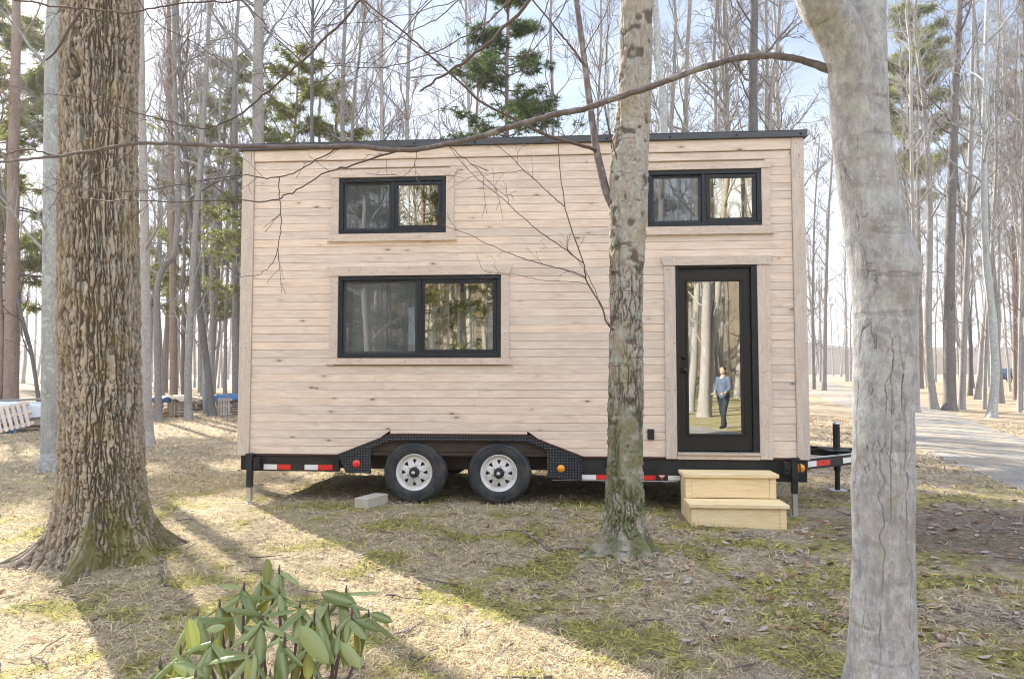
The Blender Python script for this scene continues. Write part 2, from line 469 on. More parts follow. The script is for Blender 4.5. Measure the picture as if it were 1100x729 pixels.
def ground_color(t):
    """straw, moss, litter and soil patches by place; the same field colours the sheet and the blades."""
    c = t.n('NewGeometry').outputs['Position']
    sp = t.n('SeparateXYZ', Vector=c); X, Y = sp.outputs[0], sp.outputs[1]
    big = t.noise(c, .55, 3); mid = t.noise(c, 2.2, 4, .6); fine = t.noise(c, 14, 4, .65); grit = t.noise(c, 70, 3, .7)
    straw = t.mix(t.ramp(fine, .35, .68), (.37, .295, .19), (.62, .525, .365))
    straw = t.mix(t.ramp(mid, .45, .7), straw, (.50, .42, .24))
    litter = t.mix(t.ramp(fine, .35, .65), (.26, .21, .18), (.54, .46, .40))
    rightness = t.ramp(t.math('ADD', X, t.math('MULTIPLY', big, 3.0)), 0.8, 3.6)
    col = t.mix(t.math('MULTIPLY', t.ramp(mid, .42, .62), t.math('ADD', .25, t.math('MULTIPLY', rightness, .6))), straw, litter)
    far = t.ramp(Y, 12, 20)
    col = t.mix(t.math('MULTIPLY', far, .65), col, t.mix(t.ramp(mid, .4, .6), (.34, .26, .19), (.46, .36, .25)))
    # moss
    mn = t.math('ADD', t.noise(c, 1.5, 4, .6), t.math('MULTIPLY', fine, .22))
    near = t.ramp(Y, 7.5, 10.5, 1, 0)
    mossmask = t.math('MULTIPLY', t.ramp(t.math('ADD', mn, t.ramp(X, -1.5, 2.5, 0, .05)), .615, .70), near)
    col = t.mix(t.math('MULTIPLY', mossmask, .85), col, t.mix(t.ramp(fine, .4, .6), (.20, .205, .04), (.42, .38, .10)))
    green = t.math('MULTIPLY', t.ramp(t.noise(c, 1.1, 3, .6), .60, .68), t.math('MULTIPLY', near, t.ramp(fine, .45, .6)))
    col = t.mix(t.math('MULTIPLY', green, .7), col, (.15, .19, .04))
    # needle-litter soil on the right
    dx = t.math('DIVIDE', t.math('SUBTRACT', X, 4.9), 2.3); dy = t.math('DIVIDE', t.math('SUBTRACT', Y, 6.6), 1.5)
    rr = t.math('ADD', t.math('MULTIPLY', dx, dx), t.math('MULTIPLY', dy, dy))
    soil = t.ramp(t.math('ADD', rr, t.math('MULTIPLY', mid, 1.2)), .9, 1.8, 1, 0)
    col = t.mix(t.math('MULTIPLY', soil, .8), col, t.mix(t.ramp(fine, .4, .7), (.13, .095, .085), (.27, .21, .19)))
    rust = t.math('MULTIPLY', t.ramp(t.noise(c, 1.9, 3), .62, .68), t.ramp(X, .5, 2.))
    col = t.mix(t.math('MULTIPLY', rust, .6), col, (.22, .115, .055))
    col = t.mix(t.ramp(grit, .35, .75, 0, .25), col, (.55, .47, .36))
    return col, fine, grit
def ground_mat():
    t = NT('dormant_lawn_and_litter')
    col, fine, grit = ground_color(t)
    t.base(col, .95, .1)
    t.bump(t.math('ADD', fine, t.math('MULTIPLY', grit, .6)), 1.0, .06); return t.m
M['ground'] = ground_mat()
def blade_mat():
    t = NT('dry_grass_blades')
    col, fine, grit = ground_color(t)
    r = t.n('NewGeometry').outputs['Random Per Island']
    col = t.hsv(col, t.math('ADD', .49, t.math('MULTIPLY', r, .02)), t.math('ADD', .8, t.math('MULTIPLY', r, .35)), t.math('ADD', .75, t.math('MULTIPLY', r, .75)))
    t.base(col, .8, .15)
    tl = t.n('BsdfTranslucent', Color=col)
    mx = t.n('MixShader'); t.set(mx.inputs[0], .3); t.set(mx.inputs[1], t.p.outputs[0]); t.set(mx.inputs[2], tl.outputs[0])
    t.set(t.out.inputs[0], mx.outputs[0]); return t.m
M['blade'] = blade_mat()
def leaf_litter():
    t = NT('fallen_leaf')
    r = t.n('NewGeometry').outputs['Random Per Island']
    cr = t.n('ValToRGB', Fac=r); e = cr.color_ramp.elements
    e[0].color = (.16, .085, .05, 1); e[1].color = (.48, .42, .38, 1)
    for p_, c_ in ((.25, (.26, .15, .09, 1)), (.5, (.40, .29, .20, 1)), (.75, (.33, .27, .24, 1))):
        x = e.new(p_); x.color = c_
    t.base(cr.outputs[0], .75, .2); return t.m
M['leaf'] = leaf_litter()
def gravel():
    t = NT('grey_gravel_drive'); c = t.n('NewGeometry').outputs['Position']
    v = t.n('TexVoronoi', Vector=c, Scale=38.); f = t.noise(c, 1.2, 4)
    col = t.mix(t.n('SeparateColor', Color=v.outputs['Color']).outputs[0], (.15, .148, .15), (.28, .275, .27))
    col = t.mix(t.ramp(f, .38, .58), col, (.30, .26, .21))
    t.base(col, .9, .2); t.bump(v.outputs['Distance'], .6, .012); return t.m
M['gravel'] = gravel()
M['slope'] = plain('added_leafy_slope', (.17, .13, .085), .95, .05, var=.45, scale=.25)
M['hill'] = plain('far_wooded_hill', (.16, .135, .12), .95, .05, var=.3, scale=.05)

# ------------------------------------------------------------------ ground, driveway, far hill
def make_ground():
    n = 300; k = 8.2
    t = np.linspace(-1, 1, n)
    s = np.sinh(k * t) / math.sinh(k) * 420
    X, Y = np.meshgrid(s, s + 5, indexing='ij')
    Z = terrain(X, Y)
    v = np.stack([X, Y, Z], -1).reshape(-1, 3)
    i = np.arange(n - 1)[:, None] * n + np.arange(n - 1)[None]
    q = np.stack([i, i + n, i + n + 1, i + 1], -1).reshape(-1, 4)
    mb = MB(); mb.add(v, q)
    tag(mb.build('ground', M['ground'], smooth=True), kind='structure')
make_ground()

def drive_edges(y):
    y = np.asarray(y, float)
    l = 5.15 + .335 * (y - 6) + .25 * np.sin(y * .31) + .004 * np.maximum(y - 20, 0) ** 2 * .0
    return l, l + 2.7 + .03 * y
def in_drive(x, y, m=0.):
    l, r = drive_edges(y); return (x > l - m) & (x < r + m)
def make_drive():
    ys = np.concatenate([np.linspace(-14, 30, 180), np.linspace(30.5, 90, 80)])
    l, r = drive_edges(ys); m = 14
    w = np.linspace(0, 1, m)[None]
    wob = .12 * vnoise(np.stack([ys * 1.3, ys * 0, ys * 0], -1))[:, None]
    X = l[:, None] + wob + (r - l)[:, None] * w; Y = np.repeat(ys[:, None], m, 1)
    Z = terrain(X, Y) + .035 * np.minimum(1, 8 * w * (1 - w)) - .012 + .02 * sstep(10, 40, Y)
    v = np.stack([X, Y, Z], -1).reshape(-1, 3)
    i = np.arange(len(ys) - 1)[:, None] * m + np.arange(m - 1)[None]
    mb = MB(); mb.add(v, np.stack([i, i + m, i + m + 1, i + 1], -1).reshape(-1, 4))
    tag(mb.build('driveway', M['gravel'], smooth=True), kind='structure')
make_drive()

# ------------------------------------------------------------------ tree kit
def bough(mb, p, d, L, r, lvl, rng, up=.25, tw=(4, 4), minr=.004):
    m = (7, 5, 3, 3)[min(lvl, 3)]
    P = [np.array(p, float)]; d = d / np.linalg.norm(d)
    st = L / (m - 1)
    for i in range(m - 1):
        d = d + rng.normal(0, .16, 3) + np.array([0, 0, up * .35]); d /= np.linalg.norm(d)
        P.append(P[-1] + d * st)
    P = np.array(P)
    R = np.maximum(r * np.linspace(1, .25, m), minr)
    tube(mb, P, R, (6, 4, 3, 3)[min(lvl, 3)], False)
    if lvl < len(tw):
        for j in range(int(tw[lvl] * rng.uniform(.7, 1.4))):
            t = rng.uniform(.25, 1.0); i = min(int(t * (m - 1)), m - 2); f = t * (m - 1) - i
            q = P[i] * (1 - f) + P[i + 1] * f
            ax = P[i + 1] - P[i]; ax /= np.linalg.norm(ax)
            s_ = rng.normal(0, 1, 3); s_ -= ax * np.dot(s_, ax); s_ /= np.linalg.norm(s_) + 1e-6
            bough(mb, q, ax * .8 + s_ * rng.uniform(.5, 1.0), L * rng.uniform(.32, .6) * (1.1 - .4 * t), max(R[i] * .6, minr), lvl + 1, rng, up, tw, minr)

def crown(mb, path, rng, start=.38, nb=26, Lmax=3.2, tw=(5, 4), up=.3, minr=.005, low=4):
    """bare limbs along the upper trunk; path is (n,4)."""
    z0, z1 = path[0, 2], path[-1, 2]
    for k in range(nb + low):
        t = rng.uniform(start, .99) if k < nb else rng.uniform(.12, start)
        z = z0 + (z1 - z0) * t
        i = int(np.clip(np.searchsorted(path[:, 2], z) - 1, 0, len(path) - 2))
        f = (z - path[i, 2]) / max(path[i + 1, 2] - path[i, 2], 1e-6)
        p = path[i, :3] * (1 - f) + path[i + 1, :3] * f; r = path[i, 3] * (1 - f) + path[i + 1, 3] * f
        a = rng.uniform(0, 2 * PI); e = rng.uniform(.35, 1.2)
        d = np.array([math.cos(a) * math.cos(e), math.sin(a) * math.cos(e), math.sin(e)])
        L = Lmax * rng.uniform(.4, 1) * (1.15 - .55 * t) * (1 if k < nb else .55)
        bough(mb, p, d, L, min(r * .5, .012 + .012 * L), 0, rng, up, tw if k < nb else tw[:1], minr)

def trunk_path(base, H, r, rng, lean=(0, 0), wob=.12, n=14, flare=1.5):
    t = np.linspace(0, 1, n)
    x = base[0] + lean[0] * t + wob * np.cumsum(rng.normal(0, .5, n)) * t ** .5
    y = base[1] + lean[1] * t + wob * np.cumsum(rng.normal(0, .5, n)) * t ** .5
    x[0], y[0] = base[0], base[1]
    z = base[2] - .12 + H * t ** 1.15
    R = r * (1 - .78 * t)
    P = np.stack([x, y, z, R], 1)
    return add_flare(P, r, flare)
def add_flare(P, r, flare=1.5):
    b = P[0]; e = []
    for dz, k in ((0, flare), (.12, 1 + (flare - 1) * .75), (.3, 1 + (flare - 1) * .3), (.6, 1.05)):
        f = min(1, dz / (P[1][2] - b[2])); q = b * (1 - f) + P[1] * f; q = q.copy(); q[3] = r * k; e.append(q)
    rest = [p for p in P[1:] if p[2] > b[2] + .9]
    return np.array(e + rest)
def trunk_mb(P, n=10, fine=False):
    mb = MB()
    if fine:
        Q = spline(P, 60)
        tube(mb, Q[:, :3], np.maximum(Q[:, 3], .01), n, True)
        v = mb.v[0]; c = np.repeat(Q[:, :3], n, 0)
        k = 1 + .10 * vnoise(v * np.array([3, 3, 1.1]) * 1.2, 3)[:, None]
        mb.v[0] = c + (v - c) * k
    else:
        tube(mb, P[:, :3], np.maximum(P[:, 3], .01), n, True)
    return mb

def hero_tree(name, label, px, w, mat, seed, H=17, start=.40, nb=22, Lmax=3., depth=None, group=None, low=5, tw=(5, 4), mirror=None):
    """px: base pixel first, then points up the trunk, all at the base's distance."""
    rng = np.random.default_rng(seed)
    if depth is None:
        x, y, z = ground_at(*px[0])
    else:
        q = at(px[0][0], 405, depth); x, y = q[0], q[1]; z = float(terrain(x, y))
    pts = [np.array([x, y, z - .1])]
    for (u, v) in px[1:]:
        q = at(u, v, y + rng.normal(0, .05)); pts.append(q)
    top = pts[-1]
    if top[2] < z + H:
        d = top - pts[-2] if len(pts) > 1 else np.array([0, 0, 1.]); d = d / np.linalg.norm(d)
        d = d * .6 + np.array([0, 0, .4])
        k = (z + H - top[2]) / max(d[2], .3)
        for f in (.33, .66, 1.):
            pts.append(top + d * k * f + rng.normal(0, .12, 3) * np.array([1, 1, 0]))
    pts = np.array(pts)
    r0 = w / 2 / F * y * y / math.hypot(x, y)
    t = (pts[:, 2] - pts[0, 2]) / (pts[-1, 2] - pts[0, 2])
    P = np.column_stack([pts, r0 * (1 - .75 * t ** 1.2)])
    P = spline(P, 26); P = P[np.concatenate([[True], np.diff(P[:, 2]) > .02])]
    P = add_flare(P, r0, 1.55)
    e = thing(name, label, 'tree', (x, y, z), group=group)
    L = P.copy(); L[:, :3] -= np.array([x, y, z])
    trunk_mb(L, 12, True).build('trunk', M[mat], e, True)
    cb = MB(); crown(cb, L, rng, start, nb, Lmax, tw, minr=.005 + .00012 * y, low=low)
    cb.build('crown', M['twig' if mat in ('dark',) else mat], e, True)
    return e

def needles(mb, c, rng, n, L, w, droop=.0):
    d = rng.normal(0, 1, (n, 3)); d[:, 2] = d[:, 2] * .7 - droop; d /= np.linalg.norm(d, axis=1)[:, None]
    s = np.cross(d, rng.normal(0, 1, (n, 3))); s /= np.linalg.norm(s, axis=1)[:, None] + 1e-9
    l = L * rng.uniform(.6, 1.2, (n, 1))
    b = c + d * l * .08
    v = np.stack([b - s * w / 2, b + s * w / 2, c + d * l], 1).reshape(-1, 3)
    mb.add(v, t=np.arange(3 * n).reshape(-1, 3))

def pine_tree(name, label, u, depth, H, w, mat, seed, z_lo, spread, nb=46, clump=.34, group=None, bark_='brown', nn=16, droop=.25, dens=1.0, loc=None):
    rng = np.random.default_rng(seed)
    if loc is None:
        q = at(u, 405, depth); x, y = q[0], q[1]
    else: x, y = loc
    z = float(terrain(x, y))
    P = trunk_path((0, 0, 0), H, w, rng, (rng.normal(0, .3), rng.normal(0, .3)), .05, 14, 1.4)
    e = thing(name, label, 'tree', (x, y, z), group=group)
    trunk_mb(P, 9).build('trunk', M[bark_], e, True)
    bb = MB(); nb_ = MB()
    for k in range(nb):
        t = (k + rng.uniform(0, 1)) / nb
        zz = z_lo + (H - z_lo) * t
        i = int(np.clip(np.searchsorted(P[:, 2], zz) - 1, 0, len(P) - 2))
        p = P[i, :3].copy(); p[2] = zz
        a = rng.uniform(0, 2 * PI); L = spread * (1.05 - .8 * t ** 1.4) * rng.uniform(.6, 1.1)
        d = np.array([math.cos(a), math.sin(a), .15 - droop + .5 * t])
        m = 6; Q = [p]
        for j in range(m - 1):
            d = d / np.linalg.norm(d) + rng.normal(0, .1, 3) + np.array([0, 0, .03]); Q.append(Q[-1] + d / np.linalg.norm(d) * L / (m - 1))
        Q = np.array(Q)
        tube(bb, Q, np.linspace(.012 + .008 * L, .006, m), 4, False)
        for j in range(int(dens * (4 + 5 * L))):
            f = rng.uniform(.3, 1) * (m - 1); ii = min(int(f), m - 2); ff = f - ii
            c = Q[ii] * (1 - ff) + Q[ii + 1] * ff + rng.normal(0, .22, 3) * np.array([1, 1, .5]) * min(1, L * .5)
            needles(nb_, c, rng, nn, clump, clump * .11, droop * .4)
    bb.build('boughs', M['twig'], e, True)
    nb_.build('foliage', M[mat], e)
    return e

# ------------------------------------------------------------------ three near trees
def bark_trunk(path, nring, nseg, fn):
    Q = spline(path, nseg)
    th = np.arange(nring) * 2 * PI / nring
    TH = np.broadcast_to(th, (nseg, nring)); Zc = np.broadcast_to(Q[:, 2:3], (nseg, nring)); R = np.broadcast_to(Q[:, 3:4], (nseg, nring))
    R2, mask = fn(TH, Zc, R)
    v = np.stack([Q[:, 0:1] + R2 * np.cos(TH), Q[:, 1:2] + R2 * np.sin(TH), Zc], -1).reshape(-1, 3)
    i = np.arange(nseg - 1)[:, None] * nring; j = np.arange(nring)[None]; k = (j + 1) % nring
    q = np.stack(np.broadcast_arrays(i + j, i + k, i + nring + k, i + nring + j), -1).reshape(-1, 4)
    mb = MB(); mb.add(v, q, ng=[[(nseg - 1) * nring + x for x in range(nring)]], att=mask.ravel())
    return mb
def lines(TH, Z, R, fx, fz, width, k, warp=.0, wf=8., sharp=.4):
    """wandering cracks of even width (metres) that run up a trunk: the zero lines of a stretched noise."""
    def q(T):
        sp = np.stack([np.cos(T) * R, np.sin(T) * R, Z], -1).reshape(-1, 3)
        w = warp * np.stack([vnoise(sp * wf, k + 1), vnoise(sp * wf, k + 2), 0 * sp[:, 0]], 1)
        return (vnoise((sp + w) * np.array([fx, fx, fz]), k) + .35 * vnoise((sp + w) * np.array([fx * 2.1, fx * 2.1, fz * 2.3]), k + 5)).reshape(TH.shape)
    q0 = q(TH); d = .003
    g = np.maximum(np.abs(q(TH + d / np.maximum(R, .02)) - q0) / d, fx * .35)
    return 1 - sstep(sharp, 1.0, np.abs(q0) / g / width)
def ang(a, b): return (a - b + PI) % (2 * PI) - PI

# the great furrowed oak on the left
def oak():
    y = 5.45
    px = [(112, 620, 50), (112, 560, 48), (111, 500, 46), (109, 430, 45), (107, 350, 44), (106, 200, 44), (107, 80, 43), (108, 0, 43), (108, -120, 42), (110, -400, 38), (118, -800, 28)]
    base = at(112, 600, y); z0 = float(terrain(base[0], y))
    pts = []
    for u, v, hw in px:
        p = at(u, v, y); pts.append([p[0] - base[0], 0, p[2] - z0, hw / F * y * .88])
    pts[0][2] = -.12
    def fn(TH, Z, R):
        sp = np.stack([np.cos(TH) * R, np.sin(TH) * R, Z], -1).reshape(-1, 3)
        Zs = Z * (1 + 0 * TH)
        f = np.maximum.reduce([lines(TH, Zs, R, 32, 2.2, .0085, 40, .012, 11., .5), .9 * lines(TH, Zs, R, 44, 4.2, .0065, 60, .012, 14., .5), .8 * lines(TH, Zs, R, 36, 30., .004, 80, .012, 16., .4)])
        rough = vnoise(sp / np.array([.02, .02, .035]), 8).reshape(TH.shape)
        R2 = R * (1 + .035 * vnoise(sp * 1.6, 6).reshape(TH.shape)) - .021 * f + .010 * rough * (1 - .6 * f) + .004 * vnoise(sp / .008, 9).reshape(TH.shape)
        zz = np.maximum(Z, 0)
        for a, A, wd, h in ((194, .46, .22, .12), (212, .15, .25, .3), (-80, .50, .15, .11), (-100, .10, .4, .3), (-18, .28, .26, .15), (-45, .12, .3, .3), (60, .4, .3, .2), (140, .45, .3, .16)):
            R2 = R2 + A * np.exp(-zz / h) * np.exp(-(ang(TH, math.radians(a)) / wd) ** 2)
        # old branch scar, high on the side towards the camera
        ks = np.exp(-((ang(TH, math.radians(-92)) / .34) ** 2 + ((Z - 3.72) / .22) ** 2) ** 1.5)
        kc = np.exp(-((ang(TH, math.radians(-92)) / .14) ** 2 + ((Z - 3.66) / .09) ** 2))
        R2 = R2 + .05 * ks - .10 * kc
        return R2, f
    e = thing('oak_tree', 'massive old tree with deeply furrowed bark and mossy spreading roots, the thickest trunk in view', 'tree', (base[0], y, z0))
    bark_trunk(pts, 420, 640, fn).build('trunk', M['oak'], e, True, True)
    rng = np.random.default_rng(5)
    cb = MB(); P = np.array(pts); crown(cb, np.vstack([P[7:], [[P[-1][0] + .3, .2, 15, .05]]]), rng, .15, 16, 4.2, (5, 4), low=0)
    for pp in ([(88, 11), (75, 30), (60, 55), (49, 65)], ):
        q = np.array([at(u, v, y - .42) for u, v in pp]) - np.array([base[0], y, z0]); tube(cb, spline(q, 14), np.linspace(.012, .006, 14), 5)
    cb.build('crown', M['twig'], e, True)
oak()

def local_path(pp, y0, y1, org, n):
    k = np.linspace(0, 1, len(pp))
    q = np.array([at(u, v, y0 + (y1 - y0) * s) for (u, v), s in zip(pp, k)]) - np.array(org)
    return spline(q, n)
def limb(mb, pp, y0, y1, w0, w1, org, n=24, sides=6, twigs=0, rng=None, twL=.20, jit=.0028, start=None):
    """a bent branch; w0, w1 are widths in millimetres at root and tip."""
    Q = local_path(pp, y0, y1, org, n)
    if start is not None: Q[0] = start
    if rng is not None: Q[1:-1] += rng.normal(0, jit, (n - 2, 3))
    R = np.linspace(w0, w1, n) / 2000
    tube(mb, Q, R, sides)
    for k in range(twigs):
        i = rng.integers(2, n - 1); d = Q[i] - Q[i - 1]; d /= np.linalg.norm(d)
        s_ = rng.normal(0, 1, 3); s_ -= d * np.dot(s_, d); s_ /= np.linalg.norm(s_)
        bough(mb, Q[i], d * .8 + s_ * .8, twL * rng.uniform(.4, 1.2), max(R[i] * .45, .0016), 2, rng, .1, (3, 2, 2), .0011)
    return Q

# flaky-barked tree in the middle, in front of the house
def middle_tree():
    y = 5.6
    px = [(671, 612, 21), (670.5, 570, 21), (671, 530, 20.5), (671.5, 480, 19.5), (672.5, 400, 19), (673, 300, 19.2), (675, 210, 21), (677, 160, 20.5), (681, 100, 19.5), (684, 0, 18.5), (688, -150, 17.5), (700, -500, 13), (705, -1000, 9)]
    base = at(671, 600, y); z0 = float(terrain(base[0], y)); org = np.array([base[0], y, z0])
    pts = [[at(u, v, y)[0] - base[0], 0, at(u, v, y)[2] - z0, hw / F * y * .96] for u, v, hw in px]; pts[0][2] = -.12
    def fn(TH, Z, R):
        sp = np.stack([np.cos(TH) * R, np.sin(TH) * R, Z], -1).reshape(-1, 3)
        Zs = Z * (1 + 0 * TH)
        low = 1 - .8 * sstep(1.8, 2.8, Z)
        f = np.maximum.reduce([lines(TH, Zs, R, 22, 3.5, .008, 40, .02, 8.), .9 * lines(TH, Zs, R, 34, 8., .006, 60, .02, 9.), .8 * lines(TH, Zs, R, 24, 22., .006, 80, .02, 9.)]) * low
        f = f * sstep(-.5, .1, vnoise(sp * np.array([7, 7, 3.]), 19)).reshape(TH.shape)
        R2 = R * (1 + .05 * vnoise(sp * 2.6, 6).reshape(TH.shape)) - .014 * f + .006 * vnoise(sp / .02, 8).reshape(TH.shape)
        hz = (vnoise(np.stack([sp[:, 0] * 8, sp[:, 1] * 8, sp[:, 2] * 11], 1), 12) + .5 * vnoise(sp * np.array([22, 22, 30.]), 13)).reshape(TH.shape)
        R2 = R2 - .007 * sstep(.28, .5, hz)
        zz = np.maximum(Z, 0)
        for a, A, wd, h in ((196, .20, .24, .11), (-98, .15, .30, .10), (-55, .21, .18, .10), (20, .14, .3, .12), (100, .25, .3, .15)):
            R2 = R2 + A * np.exp(-zz / h) * np.exp(-(ang(TH, math.radians(a)) / wd) ** 2)
        return R2 + .03 * np.exp(-zz / .35), np.maximum(f, .9 * sstep(.33, .5, hz))
    e = thing('maple_tree', 'slender tree with flaky mottled bark growing close in front of the wooden house', 'tree', tuple(org))
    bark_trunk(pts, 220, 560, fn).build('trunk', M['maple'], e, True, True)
    rng = np.random.default_rng(11)
    # second stem that leaves the trunk beside the eaves
    sm = MB()
    Q = local_path([(664, 232), (652, 208), (646, 185), (640, 157), (632, 100), (625, 45), (619, 0), (612, -60), (600, -180)], y, y + .15, org, 40)
    tube(sm, Q, np.linspace(.036, .018, 40), 10)
    sm.build('side_stem', M['limb'], e, True)
    cb = MB()
    kw = dict(org=org, rng=rng)
    limb(cb, [(641, 162), (631, 158), (600, 149), (580, 142), (551, 127), (515, 109), (493, 87), (456, 55), (435, 36), (389, 0), (360, -30)], y + .03, y - .3, 30, 9, twigs=9, n=36, twL=.5, **kw)
    limb(cb, [(626, 68), (613, 50), (599, 33), (572, 0), (550, -30)], y + .05, y + .1, 20, 10, twigs=4, **kw)
    limb(cb, [(628, 54), (642, 30), (657, 0), (664, -20)], y + .05, y + .1, 10, 5, twigs=2, **kw)
    limb(cb, [(664, 175), (657, 148), (649, 100), (652, 50), (655, 0), (653, -40)], y - .1, y - .1, 10, 5, twigs=3, **kw)
    limb(cb, [(657, 160), (641, 90), (600, 40), (585, 0)], y - .05, y - .2, 8, 4, twigs=3, **kw)
    limb(cb, [(660, 354), (654, 349), (644, 325), (630, 301), (627, 283), (617, 255), (607, 222), (602, 185), (600, 162), (598, 120), (590, 80)], y - .12, y - .25, 15, 4, twigs=5, n=40, **kw)
    limb(cb, [(627, 283), (605, 266), (578, 247), (560, 232), (542, 215), (500, 180), (470, 140), (448, 115)], y - .16, y - .3, 9, 3, twigs=9, n=34, **kw)
    limb(cb, [(630, 298), (612, 291), (581, 283), (555, 275), (530, 265), (500, 250), (470, 240), (430, 215)], y - .16, y - .35, 9, 3, twigs=9, n=34, **kw)
    limb(cb, [(650, 340), (634, 300), (625, 285), (612, 270), (600, 258)], y - .1, y - .2, 7, 3, twigs=3, **kw)
    limb(cb, [(631, 305), (610, 302), (590, 302), (570, 298), (549, 294), (520, 290), (512, 272)], y - .18, y - .3, 5, 2.5, twigs=5, **kw)
    limb(cb, [(607, 222), (585, 203), (563, 183), (545, 165), (529, 150), (505, 120), (470, 95)], y - .2, y - .35, 8, 3, twigs=7, **kw)
    limb(cb, [(563, 183), (540, 186), (520, 188), (495, 192)], y - .25, y - .3, 5, 2, twigs=4, **kw)
    # drooping boughs that hang from the upper trunk into the top of the picture
    for v0, pp, d_ in ((-170, [(640, -190), (560, -110), (480, -20), (420, 50), (370, 92), (322, 112)], -.4), (-120, [(650, -130), (600, -60), (540, 10), (480, 50), (415, 72), (345, 70), (290, 60)], -.9),
                       (-240, [(620, -240), (520, -140), (430, -40), (360, 20), (310, 70), (285, 120)], .3), (-90, [(655, -80), (620, -20), (585, 40), (530, 80), (470, 118), (425, 130)], .4),
                       (-200, [(640, -190), (590, -100), (560, -20), (520, 30), (500, 70), (492, 112)], -1.2), (-150, [(650, -140), (610, -70), (560, -30), (500, -4), (430, 18), (350, 28), (280, 30)], .8),
                       (-140, [(720, -130), (760, -60), (790, 10), (830, 60), (850, 100)], .5), (-110, [(650, -100), (600, -20), (570, 50), (555, 100), (545, 140)], .9), (-190, [(640, -180), (540, -80), (450, 10), (400, 90), (380, 130)], 1.3)):
        limb(cb, [(687, v0)] + pp, y, y + d_, 16, 3, n=40, twigs=13, org=org, rng=rng, twL=.45, jit=.006)
    cb.build('branches', M['twig'], e, True)
    P = np.array(pts)[8:]; P[-1, 3] = .03; cr = MB()
    crown(cr, P, rng, .25, 18, 3.0, (5, 4), low=0)
    cr.build('crown', M['twig'], e, True)
middle_tree()

